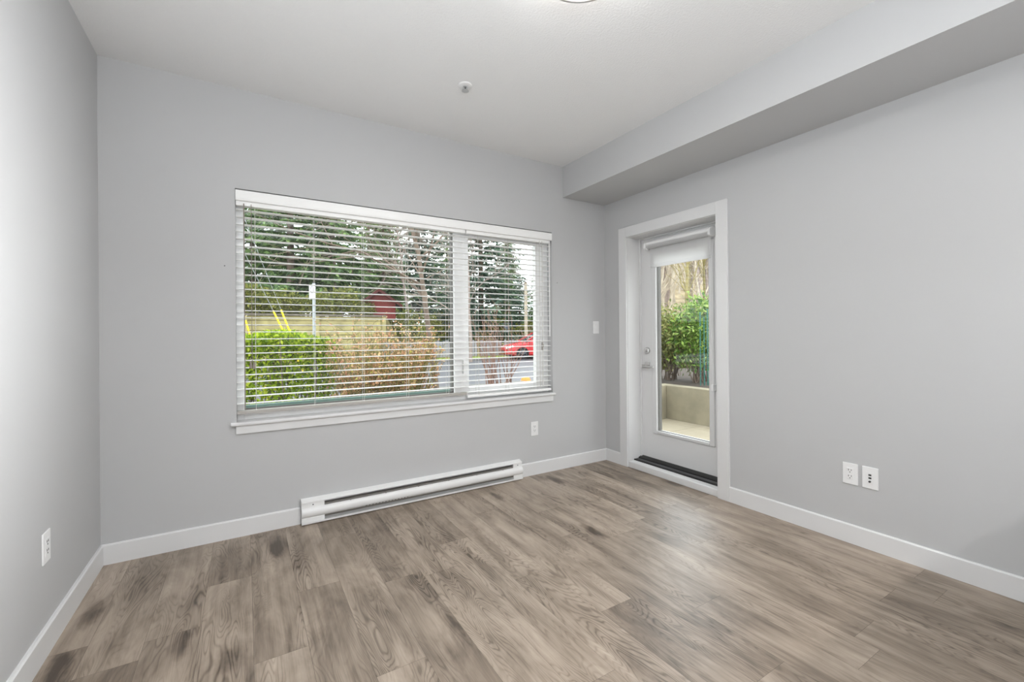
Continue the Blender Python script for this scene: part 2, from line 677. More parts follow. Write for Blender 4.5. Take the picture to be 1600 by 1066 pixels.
# ------------------------------------------------------------------ window
win = struct(empty('window_1', ((OX0 + OX1) / 2, 0.1, OZ0)))
tag(win, 'white vinyl window with a wide fixed pane and a narrow sliding sash', 'window')
ZS = 0.697                     # stool top
f = MB()
f.box(OX0, OX0 + 0.042, 0.07, 0.15, ZS, OZ1)
f.box(OX1 - 0.050, OX1, 0.07, 0.15, ZS, OZ1)
f.box(OX0 + 0.042, OX1 - 0.050, 0.07, 0.15, OZ1 - 0.070, OZ1)
f.box(OX0 + 0.042, OX1 - 0.050, 0.07, 0.15, ZS, ZS + 0.058)
f.box(-1.562, -1.496, 0.07, 0.15, ZS + 0.058, OZ1 - 0.070)
f.build('frame', M_VINYL, win, bevel=0.003)
MB().box(OX0 + 0.042, -1.562, 0.10, 0.106, ZS + 0.058, OZ1 - 0.07).build('pane', M_GLASS, win)
gk = MB()
gx0, gx1, gz0, gz1 = OX0 + 0.042, -1.562, ZS + 0.058, OZ1 - 0.07
for (a, b, c, d) in ((gx0, gx0 + 0.006, gz0, gz1), (gx1 - 0.006, gx1, gz0, gz1), (gx0, gx1, gz0, gz0 + 0.010), (gx0, gx1, gz1 - 0.006, gz1)):
    gk.box(a, b, 0.092, 0.0995, c, d)
for (a, b, c, d) in ((gx0, gx0 + 0.004, gz0, gz1), (gx1 - 0.004, gx1, gz0, gz1)):
    gk.box(a, b, 0.1065, 0.150, c, d)
gk.build('gasket', M_GASKET, win)
SX0, SX1, SZ0, SZ1 = -1.494, OX1 - 0.051, ZS + 0.030, OZ1 - 0.045
sash = MB()
sash.box(SX0, SX0 + 0.066, 0.082, 0.125, SZ0 + 0.03, SZ1 - 0.03)
sash.box(SX1 - 0.074, SX1, 0.082, 0.125, SZ0 + 0.03, SZ1 - 0.03)
sash.box(SX0 + 0.066, SX1 - 0.074, 0.082, 0.125, SZ0 + 0.03, SZ0 + 0.060)
sash.box(SX0 + 0.066, SX1 - 0.074, 0.082, 0.125, SZ1 - 0.065, SZ1 - 0.03)
sash = sash.build('sliding_sash', M_VINYL, win, bevel=0.003)
MB().box(SX0 + 0.066, SX1 - 0.074, 0.102, 0.108, SZ0 + 0.060, SZ1 - 0.065).build('pane', M_GLASS, sash)
pb = MB()
pb.prism([(0.068, 0.905), (0.060, 0.915), (0.060, 1.005), (0.068, 1.015), (0.082, 1.015), (0.082, 0.905)], 'x', -1.488, -1.476)
pb.build('pull_handle', M_VINYL, sash, bevel=0.002)
MB().box(-0.700, -0.690, 0.070, 0.082, 1.075, 1.145).box(-0.705, -0.685, 0.064, 0.076, 1.105, 1.125).build('lock', M_TAUPE, sash, bevel=0.002)

# stool (inner sill board) and apron
st = MB()
st.prism([(0.15, 0.674), (-0.021, 0.674), (-0.027, 0.680), (-0.027, 0.690), (-0.021, ZS), (0.15, ZS)], 'x', OX0 + 0.0005, OX1 - 0.0005)
st.prism([(0.0, 0.674), (-0.021, 0.674), (-0.027, 0.680), (-0.027, 0.690), (-0.021, ZS), (0.0, ZS)], 'x', -3.072, OX0 + 0.0005)
st.prism([(0.0, 0.674), (-0.021, 0.674), (-0.027, 0.680), (-0.027, 0.690), (-0.021, ZS), (0.0, ZS)], 'x', OX1 - 0.0005, -0.624)
struct(st.build('trim_2', M_TRIM))
struct(MB().prism([(0.0, 0.625), (-0.014, 0.625), (-0.014, 0.674), (0.0, 0.674)], 'x', -3.047, -0.644).build('trim_3', M_TRIM, bevel=0.002))

# ------------------------------------------------------------------ blinds
PITCH = 0.0444


def slat_prof(yc, z, w=0.050, crown=0.0022, th=0.0028):
    top = [(yc + w * (k / 6 - 0.5), z + crown * (1 - (2 * k / 6 - 1) ** 2)) for k in range(7)]
    return top + [(y, zz - th) for y, zz in reversed(top)]


def make_blind(name, x0, x1, zrail, cords, label, zoff, railm=None):
    r = empty(name, ((x0 + x1) / 2, 0.032, zrail))
    tag(r, label, 'blind')
    yc = 0.033
    s = MB()
    k = 0
    zs = []
    z = 2.004 + zoff
    while z > zrail + 0.030:
        s.prism(slat_prof(yc, z), 'x', x0, x1)
        zs.append(z)
        z -= PITCH
    s.build('slats', M_SLAT, r, smooth=True)
    MB().box(x0, x1, 0.010, 0.060, 2.028, 2.085).build('head_rail', M_SLAT, r, bevel=0.003)
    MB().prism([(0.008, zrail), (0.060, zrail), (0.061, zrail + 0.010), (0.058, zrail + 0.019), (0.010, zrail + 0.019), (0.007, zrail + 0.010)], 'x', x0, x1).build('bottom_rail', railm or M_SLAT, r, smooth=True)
    for cx in cords:
        c = MB()
        for yy in (0.0065, 0.0595):
            c.tube([(cx, yy, zrail + 0.018), (cx, yy, 2.03)], 0.0012, 6)
        for zz in zs:
            c.tube([(cx, 0.0065, zz - 0.004), (cx, 0.0595, zz - 0.004)], 0.0006, 4)
        c.build('ladder_cord', M_CORD, r)
        MB().lathe([(0.0, 0.0), (0.005, 0.0), (0.005, 0.004), (0.0, 0.004)], (cx, 0.02, zrail + 0.019), 'z', 10).build('cord_plug', M_SLAT, r)
    return r


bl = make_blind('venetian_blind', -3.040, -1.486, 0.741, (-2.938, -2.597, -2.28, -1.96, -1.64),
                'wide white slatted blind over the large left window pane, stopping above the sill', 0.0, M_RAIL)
MB().tube([(-2.997, 0.001, 2.04), (-2.997, 0.001, 0.772)], 0.0030, 8).build('lift_cord', M_TAUPE, bl)
tc_ = MB().tube([(-2.958, 0.001, 2.04), (-2.958, 0.001, 1.062)], 0.0018, 8).build('tilt_cord', M_TAUPE, bl)
MB().lathe([(0.0, 0.0), (0.0075, 0.0), (0.0085, 0.012), (0.005, 0.04), (0.0025, 0.046), (0, 0.046)], (-2.966, 0.0, 1.022), 'z', 12).lathe([(0.0, 0.0), (0.0075, 0.0), (0.0085, 0.012), (0.005, 0.04), (0.0025, 0.046), (0, 0.046)], (-2.949, 0.001, 1.020), 'z', 12).build('tassel', M_TAUPE, tc_)
br = make_blind('venetian_blind', -1.478, -0.652, 0.7175, (-1.378, -1.092, -0.80),
                'narrow white slatted blind over the sliding sash at right, lowered to the sill', 0.0)
MB().tube([(-0.668, 0.0, 2.05), (-0.668, -0.001, 1.20)], 0.004, 8).build('tilt_wand', M_SLAT, br)
lc = MB()
lc.tube([(-0.774, 0.001, 2.04), (-0.774, 0.001, 0.76)], 0.0022, 8)
lc.tube([(-0.745, 0.001, 2.04), (-0.745, 0.001, 0.76)], 0.0022, 8)
lc.build('lift_cord', M_CORD, br)
# one valance board clipped across both blinds
va = MB().prism([(-0.004, 2.058), (0.006, 2.054), (0.009, 2.088), (0.055, 2.088), (0.055, 2.1205), (-0.002, 2.1205), (-0.006, 2.116), (-0.006, 2.070)], 'x', OX0 + 0.002, OX1 - 0.002)
va = va.build('blind_valance', M_SLAT)
tag(va, 'plain white board across the window head hiding both blind rails', 'valance')

# ------------------------------------------------------------------ door
CY0, CY1, CZ1 = -1.1675, -0.2905, 2.092       # clear opening between jamb faces
door = struct(empty('door_1', (0.19, (CY0 + CY1) / 2, 0.08)))
tag(door, 'white exterior door with one tall glass panel', 'door')
jm = MB()
jm.box(0.0, 0.245, DY0 + 0.0005, CY0, 0.0, DZ1 - 0.0005)
jm.box(0.0, 0.245, CY1, DY1 - 0.0005, 0.0, DZ1 - 0.0005)
jm.box(0.0, 0.245, CY0, CY1, CZ1, DZ1 - 0.0005)
jm.box(0.152, 0.171, CY1 - 0.012, CY1, 0.06, CZ1)      # stop beads
jm.box(0.152, 0.171, CY0, CY0 + 0.012, 0.06, CZ1)
jm.box(0.152, 0.171, CY0 + 0.012, CY1 - 0.012, CZ1 - 0.012, CZ1)
jm.build('jamb', M_TRIM, door, bevel=0.0015)
LY0, LY1, LZ0, LZ1 = -1.035, -0.427, 0.318, 1.955      # lite frame outer
GY0, GY1, GZ0, GZ1 = -0.990, -0.472, 0.345, 1.915      # glass
sl = MB()
us = [CY0 + 0.003, LY0 + 0.02, LY1 - 0.02, CY1 - 0.003]
zs_ = [0.088, LZ0 + 0.02, LZ1 - 0.02, CZ1 - 0.004]
for i in range(3):
    for j in range(3):
        if (i, j) == (1, 1): continue
        sl.box(0.172, 0.216, us[i], us[i + 1], zs_[j], zs_[j + 1])
slab = sl.build('slab', M_TRIM, door)
lf = MB()
for (a, b, c, d) in ((LY0, GY0, LZ0, LZ1), (GY1, LY1, LZ0, LZ1), (GY0, GY1, LZ0, GZ0), (GY0, GY1, GZ1, LZ1)):
    lf.box(0.160, 0.228, a, b, c, d)
lf.build('glazing_frame', M_TRIM, slab, bevel=0.006)
MB().box(0.190, 0.197, GY0, GY1, GZ0, GZ1).build('pane', M_GLASS, slab)
gs = MB()
for (a, b, c, d) in ((GY0, GY0 + 0.005, GZ0, GZ1), (GY1 - 0.005, GY1, GZ0, GZ1), (GY0, GY1, GZ0, GZ0 + 0.005)):
    gs.box(0.180, 0.189, a, b, c, d)
for (a, b, c, d) in ((GY0, GY0 + 0.004, GZ0, GZ1), (GY1 - 0.004, GY1, GZ0, GZ1)):
    gs.box(0.198, 0.228, a, b, c, d)
gs.build('gasket', M_GASKET, slab)
db = MB()
db.lathe([(0.0, 0.0), (0.031, 0.0), (0.031, -0.006), (0.027, -0.014), (0.016, -0.016), (0.0, -0.016)], (0.172, -0.366, 1.061), 'x', 24)
db = db.build('deadbolt', M_CHROME, slab, smooth=True)
MB().box(0.136, 0.157, -0.371, -0.361, 1.044, 1.078).build('thumb_turn', M_CHROME, db, bevel=0.002)
lh = MB()
lh.box(0.164, 0.1715, -0.394, -0.340, 0.900, 0.956)
lh.tube([(0.164, -0.367, 0.918), (0.125, -0.367, 0.918), (0.122, -0.372, 0.918), (0.122, -0.472, 0.915)], [0.010, 0.009, 0.010, 0.008], 10)
lh.build('lever_handle', M_CHROME, slab, smooth=True, bevel=0.001)
MB().box(0.1655, 0.1715, -0.333, -0.304, 0.90, 0.93).build('latch_guard', M_CHROME, slab)
# threshold: white curb board in front, dark metal sill with ridges behind
MB().box(-0.006, 0.066, CY0, CY1, 0.0, 0.057).build('sill_curb', M_TRIM, door, bevel=0.006)
th = MB()
th.prism([(0.066, 0.0), (0.066, 0.063), (0.072, 0.067), (0.080, 0.067), (0.086, 0.062), (0.108, 0.064), (0.112, 0.070), (0.124, 0.070), (0.128, 0.066), (0.171, 0.073), (0.171, 0.0)], 'x', 0, 0)
th = MB().prism([(0.066, 0.0), (0.066, 0.061), (0.072, 0.066), (0.082, 0.066), (0.088, 0.060), (0.24, 0.060), (0.24, 0.0)], 'y', CY0, CY1)
th = th.build('threshold', M_BLACK, door)
MB().prism([(0.089, 0.0605), (0.089, 0.064), (0.118, 0.067), (0.122, 0.0605)], 'y', CY0, CY1).build('threshold_plate', M_ALU, th)
MB().prism([(0.124, 0.0605), (0.126, 0.074), (0.150, 0.082), (0.171, 0.0875), (0.217, 0.0875), (0.217, 0.0605)], 'y', CY0, CY1).build('weather_strip', M_BLACK, th, bevel=0.002)

# casing round the door
cs = MB()
c0, c1, ct = -1.2620, -0.1985, 2.188
cs.box(-0.017, 0.0, c0, CY0 - 0.004, 0.0, ct)
cs.box(-0.017, 0.0, CY1 + 0.004, c1, 0.0, ct)
cs.box(-0.017, 0.0, CY0 - 0.004, CY1 + 0.004, CZ1 + 0.004, ct)
struct(cs.build('trim_4', M_TRIM, bevel=0.002))

# roller shade mounted on the door
rs = empty('roller_shade', (0.135, -0.727, 1.81))
tag(rs, 'white roller shade rolled nearly up at the top of the glass door', 'shade')
RYA, RYB = -1.028, -0.418
MB().tube([(0.128, RYA, 2.008), (0.128, RYB, 2.008)], 0.030, 20).build('roll', M_FABRIC, rs, smooth=True)
hs_ = MB().prism([(0.158, 2.048), (0.118, 2.048), (0.098, 2.030), (0.0965, 2.010), (0.0985, 2.010), (0.100, 2.028), (0.119, 2.045), (0.158, 2.045)], 'y', RYA, RYB)
hs_.build('fascia', M_PLATE, rs)
for yy, s in ((RYA, -1), (RYB, 1)):
    e = MB()
    a, b = (yy - 0.024, yy - 0.001) if s < 0 else (yy + 0.001, yy + 0.024)
    e.prism([(0.1715, 2.048), (0.120, 2.048), (0.097, 2.030), (0.092, 2.008), (0.097, 1.986), (0.115, 1.972), (0.150, 1.972), (0.1715, 1.985)], 'y', a, b)
    e.build('end_bracket', M_PLATE, rs, bevel=0.004)
MB().box(0.1485, 0.1497, RYA + 0.008, RYB - 0.008, 1.835, 2.006).build('fabric', M_FABRIC, rs)
MB().box(0.143, 0.1545, RYA + 0.008, RYB - 0.008, 1.809, 1.836).build('hem_bar', M_FABRIC, rs, bevel=0.003)
ch = MB()
for yy in (-1.040, -1.052):
    ch.tube([(0.105, yy, 1.985), (0.130, yy, 0.80)], 0.0017, 6)
    for k in range(98):
        t = k / 97
        ch.lathe([(0.0, -0.002), (0.0024, -0.001), (0.0024, 0.001), (0, 0.002)], (0.105 + 0.025 * t, yy, 1.985 - 1.185 * t), 'z', 5)
ch.build('bead_chain', M_PLATE, rs)
MB().box(0.118, 0.1715, -1.056, -1.036, 0.765, 0.815).build('chain_tensioner', M_PLATE, rs, bevel=0.004)

# ------------------------------------------------------------------ baseboard heater
ht = empty('baseboard_heater', ((HX0 + HX1) / 2, -0.03, 0.005))
tag(ht, 'long white electric heater low on the wall beneath the window', 'heater')
MB().box(HX0, HX1, -0.006, 0.0, 0.006, 0.158).build('back_plate', M_HEAT, ht)
MB().prism([(-0.006, 0.158), (-0.006, 0.154), (-0.043, 0.143), (-0.045, 0.138), (-0.048, 0.139), (-0.046, 0.146), (-0.008, 0.159)], 'x', HX0, HX1).build('top_hood', M_HEAT, ht)
fp = [(-0.040, 0.106), (-0.052, 0.103), (-0.060, 0.095), (-0.064, 0.082), (-0.063, 0.066), (-0.058, 0.054), (-0.050, 0.046), (-0.040, 0.044)]
fp = fp + [(y + 0.003, z) for y, z in reversed(fp)]
MB().prism(fp, 'x', HX0 + 0.001, HX1 - 0.001).build('front_cover', M_HEAT, ht, smooth=True)
MB().prism([(-0.006, 0.006), (-0.058, 0.006), (-0.060, 0.018), (-0.057, 0.018), (-0.055, 0.010), (-0.006, 0.010)], 'x', HX0, HX1).build('bottom_lip', M_HEAT, ht)
for a, b in ((HX0, HX0 + 0.138), (HX1 - 0.085, HX1)):
    e = MB().prism([(-0.006, 0.010), (-0.050, 0.010), (-0.050, 0.040), (-0.044, 0.050), (-0.043, 0.112), (-0.043, 0.139), (-0.006, 0.152)], 'x', a, b)
    e = e.build('end_box', M_HEAT, ht)
    MB().lathe([(0, 0), (0.004, 0), (0.004, -0.002), (0, -0.002)], ((a + b) / 2, -0.0435, 0.123), 'y', 10).build('screw', M_ALU, e)
MB().box(HX0 + 0.138, HX1 - 0.085, -0.040, -0.0065, 0.030, 0.118).build('heating_element', M_FIN, ht)
sl_ = MB()
for k in range(14):
    xx = HX0 + 0.40 + 0.0225 * k
    sl_.box(xx, xx + 0.010, -0.0560, -0.0525, 0.049, 0.052)
sl_.build('perforation', M_DARK, ht)
for k in range(6):
    xx = HX0 + 0.30 + 0.24 * k
    MB().box(xx, xx + 0.008, -0.0445, -0.0405, 0.104, 0.114).build('cover_clip', M_FIN, ht)


# ------------------------------------------------------------------ outlets / switches (local: plate in XZ, facing -Y)
def slot_face(mb, x, z, w, h, d=0.0085):
    mb.box(x - w / 2, x + w / 2, -d, -0.0055, z - h / 2, z + h / 2)


def make_outlet(name, loc, rz, label, cat, kind, group=None):
    r = empty(name, (0, 0, 0))
    tag(r, label, cat, group)
    MB().box(-0.037, 0.037, -0.006, 0.0, -0.0605, 0.0605).build('cover_plate', M_PLATE, r, bevel=0.0025)
    if kind == 'duplex':
        MB().box(-0.0165, 0.0165, -0.0075, -0.005, -0.0335, 0.0335).build('receptacle', M_PLATE, r, bevel=0.001)
        s = MB()
        for z in (0.018, -0.016):
            slot_face(s, -0.0065, z + 0.004, 0.0026, 0.009)
            slot_face(s, 0.0065, z + 0.004, 0.0026, 0.008)
            s.lathe([(0, -0.0085), (0.0026, -0.0085), (0.0026, -0.0055), (0, -0.0055)], (0, 0, z - 0.008), 'y', 10)
        s.build('sockets', M_DARK, r)
    elif kind == 'switch':
        rk = MB().box(-0.0165, 0.0165, -0.0072, -0.005, -0.0335, 0.0335).build('rocker_frame', M_PLATE, r, bevel=0.001)
        MB().prism([(-0.0072, -0.030), (-0.0085, -0.030), (-0.011, 0.030), (-0.0072, 0.030)], 'x', -0.0140, 0.0140).build('rocker', M_PLATE, rk, bevel=0.001)
    elif kind == 'media':
        MB().box(-0.0165, 0.0165, -0.0072, -0.005, -0.0335, 0.0335).build('insert', M_PLATE, r, bevel=0.001)
        for z, k in ((0.017, 0), (0.000, 0), (-0.019, 1)):
            s = MB()
            if k == 0:
                s.box(-0.0065, 0.0065, -0.0085, -0.0055, z - 0.0045, z + 0.0045)
            else:
                s.lathe([(0, -0.014), (0.0055, -0.014), (0.0055, -0.0055), (0, -0.0055)], (0, 0, z), 'y', 12)
            s.build('jack' if k == 0 else 'coaxial_jack', M_DARK if k == 0 else M_ALU, r)
    r.location = loc
    r.rotation_euler = (0, 0, rz)
    return r


make_outlet('wall_outlet', (-0.843, 0.0, 0.398), 0, 'white double socket plate on the window wall, under the right end of the sill', 'outlet', 'duplex')
make_outlet('light_switch', (-0.123, 0.0, 1.279), 0, 'white rocker light switch on the window wall, between window and corner', 'light switch', 'switch')
make_outlet('wall_outlet', (0.0, -1.991, 0.400), -PI / 2, 'white double socket plate with dark slots, nearer the glass door on right wall', 'outlet', 'duplex')
make_outlet('media_outlet', (0.0, -2.085, 0.400), -PI / 2, 'white data plate with three dark jacks, beside the socket plate on right wall', 'outlet', 'media')
make_outlet('wall_outlet', (-W, -0.752, 0.410), PI / 2, 'white socket plate on the left wall near the corner, seen at a slant', 'outlet', 'duplex')

# small screw holes with plastic plugs left by a curtain rod
for xx, zz, lb in ((-3.098, 1.649, 'tiny dark screw hole left of the window'), (-0.581, 1.681, 'tiny dark screw hole right of the window')):
    r = empty('wall_anchor', (xx, 0.0, zz))
    tag(r, lb, 'screw hole', 'screw holes beside the window')
    MB().lathe([(0, 0), (0.006, 0), (0.005, -0.0012), (0, -0.0012)], (xx, 0, zz), 'y', 12).build('collar', M_WALL, r)
    MB().lathe([(0, -0.001), (0.0032, -0.001), (0.0032, -0.0018), (0, -0.0018)], (xx, 0, zz), 'y', 10).build('hole', M_DARK, r)

# ------------------------------------------------------------------ ceiling fittings
LX, LY = -1.846, -1.833
lp = empty('ceiling_light', (LX, LY, H - 0.09))
tag(lp, 'round flush ceiling lamp with glowing white diffuser and grey rim', 'ceiling light')
MB().lathe([(0, H - 0.001), (0.160, H - 0.001), (0.160, H - 0.0115), (0, H - 0.0115)], (LX, LY, 0), 'z', 48).build('housing', M_TRIM, lp, smooth=True)
MB().lathe([(0.1665, H - 0.078), (0.178, H - 0.078), (0.178, H - 0.089), (0.170, H - 0.089), (0.1665, H - 0.085)], (LX, LY, 0), 'z', 64).build('rim', M_LAMPRIM, lp, smooth=True)
MB().lathe([(0.0, H - 0.012), (0.166, H - 0.012), (0.1665, H - 0.086), (0.150, H - 0.093), (0.08, H - 0.099), (0.0, H - 0.101)], (LX, LY, 0), 'z', 64).build('diffuser', M_LAMP, lp, smooth=True)

area_light('ceiling_lamp_light', (LX, LY, H - 0.104), (0, 0, 0), 0.32, 0.32, 9.5, (1.0, 0.985, 0.96), 'DISK')

SPX, SPY = -1.838, -0.736
sp = empty('fire_sprinkler', (SPX, SPY, H - 0.05))
tag(sp, 'small chrome fire sprinkler head with white collar on the ceiling', 'sprinkler')
MB().lathe([(0.0, H - 0.0005), (0.042, H - 0.0005), (0.041, H - 0.006), (0.022, H - 0.012), (0.0, H - 0.009)], (SPX, SPY, 0), 'z', 28).build('collar', M_PLATE, sp, smooth=True)
MB().lathe([(0, H - 0.008), (0.011, H - 0.008), (0.011, H - 0.014), (0.007, H - 0.016), (0, H - 0.016)], (SPX, SPY, 0), 'z', 16).tube([(SPX - 0.009, SPY, H - 0.013), (SPX - 0.014, SPY, H - 0.026), (SPX - 0.003, SPY, H - 0.034)], 0.0038, 6).tube([(SPX + 0.009, SPY, H - 0.013), (SPX + 0.014, SPY, H - 0.026), (SPX + 0.003, SPY, H - 0.034)], 0.0038, 6).build('frame', M_STEEL, sp, smooth=True)
MB().lathe([(0, H - 0.034), (0.022, H - 0.0345), (0.022, H - 0.0365), (0, H - 0.0365)], (SPX, SPY, 0), 'z', 20).build('deflector', M_STEEL, sp)
MB().tube([(SPX, SPY, H - 0.016), (SPX, SPY, H - 0.034)], 0.003, 8).build('bulb', M_DARK, sp)

# ================================================================== outside
GZ = -0.15                     # ground level outside


EYE = (-2.99647, -3.13017, 1.2225)


def spot(px, depth, z=None):
    """ground position seen at image column px, at a distance depth along the view axis"""
    r2, f2 = Vector((0.85701, -0.51530)), Vector((0.51539, 0.85696))
    p = Vector(EYE[:2]) + f2 * depth + r2 * ((px - 792.0) / 680.75 * depth)
    return (p.x, p.y, GZ if z is None else z)


def zat(py, depth):
    return EYE[2] - (py - 521.7) / 680.75 * depth


M_BARK = mat('bark_brown', (114, 99, 86), 0.9, bump=0.6, bscale=30, var=0.25, vscale=14)
M_CBR = mat('conifer_limb', (98, 96, 78), 0.9, var=0.2)
M_TWIG = mat('twig_grey', (148, 134, 126), 0.9, var=0.2, vscale=9)
M_TWIGRED = mat('twig_red_brown', (146, 116, 102), 0.9, var=0.2, vscale=9)
M_STEMGREEN = mat('stem_olive', (118, 112, 62), 0.9, var=0.2, vscale=9)
M_MOSS = mat('mossy_bark', (142, 130, 84), 0.95, bump=0.6, bscale=25, var=0.35, vscale=4)
M_PALEBARK = mat('pale_bark', (188, 176, 158), 0.9, var=0.25, vscale=2.5)
M_CONIF = leaf_mat('conifer_needles', [(62, 84, 58), (94, 122, 78), (124, 152, 94), (154, 178, 114)], 0.3)
M_CONIF2 = leaf_mat('blue_green_needles', [(64, 84, 72), (94, 120, 102), (124, 148, 122)], 0.3)
M_HEDGE = leaf_mat('hedge_leaves', [(74, 104, 20), (132, 162, 22), (172, 194, 34), (202, 212, 72)], 0.4)
M_TAN = leaf_mat('tan_buds', [(158, 108, 80), (202, 154, 116), (226, 188, 150), (190, 180, 84)], 0.35)
M_LAUREL = leaf_mat('laurel_leaves', [(58, 92, 40), (98, 136, 52), (142, 174, 76), (186, 204, 122)], 0.35, 0.35)
M_DULL = leaf_mat('dull_evergreen_leaves', [(88, 98, 54), (124, 132, 74), (162, 164, 100), (190, 182, 116)], 0.35)
M_YELLOW = leaf_mat('yellow_leaves', [(196, 172, 40), (222, 198, 60)], 0.4)
M_BUSH = leaf_mat('bank_shrub_leaves', [(78, 88, 42), (120, 126, 58), (156, 154, 80)], 0.35)
M_SOIL = mat('dark_soil', (70, 60, 52), 0.95, bump=0.8, bscale=12, var=0.35, vscale=6)
M_GRASS = mat('verge_grass', (132, 152, 58), 0.95, bump=0.8, bscale=40, var=0.3, vscale=8)
M_ROAD = mat('wet_asphalt', (86, 86, 91), 0.55, bump=0.4, bscale=60, var=0.15, vscale=0.9)
M_KERB = mat('kerb_concrete', (128, 126, 122), 0.85, var=0.1)
M_CONC = mat('board_concrete', (138, 130, 110), 0.85, bump=0.4, bscale=25, var=0.22, vscale=3.5)
M_PAVER = mat('patio_paver', (156, 146, 126), 0.8, bump=0.3, bscale=40, var=0.08, vscale=4)
M_TIMBER = mat('mossy_timber', (160, 148, 104), 0.9, bump=0.5, bscale=18, var=0.3, vscale=2.2)
M_BANK = mat('leafy_bank', (104, 96, 62), 0.95, bump=0.8, bscale=5, var=0.35, vscale=1.2)
M_LITTER = mat('leaf_litter', (158, 142, 112), 0.95, bump=0.8, bscale=4, var=0.4, vscale=1.6)
M_YEL = mat('yellow_plastic', (244, 216, 20), 0.45)
M_WIRE = mat('galvanised_wire', (150, 152, 154), 0.5, metal=0.6)
M_POST = mat('galvanised_post', (176, 184, 190), 0.5, metal=0.3)
M_SIGN = mat('white_sign_face', (236, 236, 240), 0.5)
M_SIGNG = mat('grey_sign_mark', (150, 146, 156), 0.5)
M_RED = mat('red_car_paint', (206, 52, 58), 0.22)
M_TYRE = mat('tyre_rubber', (32, 32, 34), 0.8)
M_RIM = mat('alloy_wheel', (110, 112, 118), 0.35, metal=0.7)
M_CARGLASS = mat('car_glass', (52, 62, 70), 0.08)
M_LENS = mat('headlight_lens', (236, 222, 220), 0.12)
M_BRICKRED = mat('red_cladding', (112, 36, 30), 0.8, var=0.1)
M_ROOF = mat('grey_roof_shingle', (126, 124, 128), 0.9, var=0.12, vscale=8)
M_SIDING = mat('pale_siding', (176, 168, 158), 0.85, var=0.06)
M_PALEWALL = mat('pale_lavender_board', (150, 146, 156), 0.8, var=0.08, vscale=4)
M_TEAL = mat('pale_teal_reflection', (116, 142, 134), 0.5, var=0.08)
M_TEALD = mat('teal_rod', (44, 108, 100), 0.5, var=0.15)
M_ORANGE = mat('orange_plastic', (236, 150, 60), 0.5)

# ---- ground -------------------------------------------------------------
struct(MB().box(-12, 40, 0.19, 7.0, GZ - 0.4, GZ).build('ground_bed', M_SOIL, loc=(0, 0, GZ)))
struct(MB().box(-14, 60, 7.15, 17.1, GZ - 0.4, GZ + 0.005).build('road', M_ROAD, loc=(0, 0, GZ)))
struct(MB().box(-14, 60, 7.0, 7.15, GZ - 0.4, GZ + 0.06).build('kerb_near', M_KERB, loc=(0, 0, GZ), bevel=0.02))
struct(MB().box(-14, 60, 17.1, 17.25, GZ - 0.4, GZ + 0.10).build('kerb_far', M_KERB, loc=(0, 0, GZ), bevel=0.02))
struct(MB().box(-14, 60, 17.25, 19.6, GZ - 0.4, GZ + 0.07).build('grass_verge', M_GRASS, loc=(0, 0, GZ)))
struct(MB().box(-30, 90, 19.6, 90, GZ - 0.4, GZ + 0.03).build('ground_far', M_BANK, loc=(0, 0, GZ)))
# raised bank behind the timber wall
bk = MB()
bk.add([(-30, 19.75, GZ), (4.6, 19.75, GZ), (6.6, 80, GZ), (-30, 80, GZ), (-30, 19.75, 2.15), (3.4, 19.75, 2.15), (6.0, 80, 3.2), (-30, 80, 3.6)],
       [(3, 2, 1, 0), (4, 5, 6, 7), (0, 1, 5, 4), (1, 2, 6, 5), (2, 3, 7, 6), (3, 0, 4, 7)])
struct(bk.build('bank', M_BANK))
tw = empty('timber_wall', (-6, 19.65, GZ))
tag(tw, 'mossy horizontal timber retaining wall across the road behind the hedge', 'retaining wall')
b_ = MB()
for k in range(10):
    b_.box(-22, 3.3, 19.60 + 0.02 * (k % 2), 19.74, GZ + 0.02 + 0.23 * k, GZ + 0.02 + 0.23 * k + 0.215)
b_.build('boards', M_TIMBER, tw, bevel=0.02)
b_ = MB().box(-22, 3.35, 19.52, 19.76, GZ + 2.32, GZ + 2.40).build('cap_rail', mat('weathered_cap', (112, 104, 96), 0.9, var=0.2), tw)
for xx in (-12.0, -9.0, -6.0, -3.0, 0.0, 3.2):
    MB().box(xx - 0.09, xx + 0.09, 19.50, 19.60, GZ, GZ + 2.30).build('post', M_TIMBER, tw, bevel=0.01)

# ---- foliage generators -----------------------------------------------------


def unit(v):
    return v / np.maximum(np.linalg.norm(v, axis=1, keepdims=True), 1e-9)


def leaf_cards(P, D, N, L, Wd, fold=0.18):
    """folded 4-vertex leaves at P, pointing along D, faces roughly N"""
    D = unit(D)
    S = unit(np.cross(D, N))
    N = unit(np.cross(S, D))
    n = len(P)
    L = np.broadcast_to(np.asarray(L, float).reshape(-1, 1), (n, 1))
    Wd = np.broadcast_to(np.asarray(Wd, float).reshape(-1, 1), (n, 1))
    a = P
    tip = P + D * L
    m = P + D * L * 0.45 + N * Wd * fold
    l = m + S * Wd * 0.5
    r = m - S * Wd * 0.5
    V = np.stack([a, r, tip, l], 1).reshape(-1, 3)
    F = np.arange(4 * n).reshape(-1, 4)
    return V, F


def rand_dirs(n, up=0.0):
    d = rng.normal(size=(n, 3))
    d[:, 2] += up
    return unit(d)


def blob_points(n, blobs, shell=0.55):
    """points filling ellipsoids, denser toward the outside; blobs: (cx,cy,cz,rx,ry,rz)"""
    vols = np.array([b[3] * b[4] * b[5] for b in blobs])
    idx = rng.choice(len(blobs), n, p=vols / vols.sum())
    B = np.array(blobs)[idx]
    d = rand_dirs(n)
    r = (shell + (1 - shell) * rng.random((n, 1))) * (1 + 0.12 * rng.normal(size=(n, 1)))
    return B[:, :3] + d * r * B[:, 3:], d


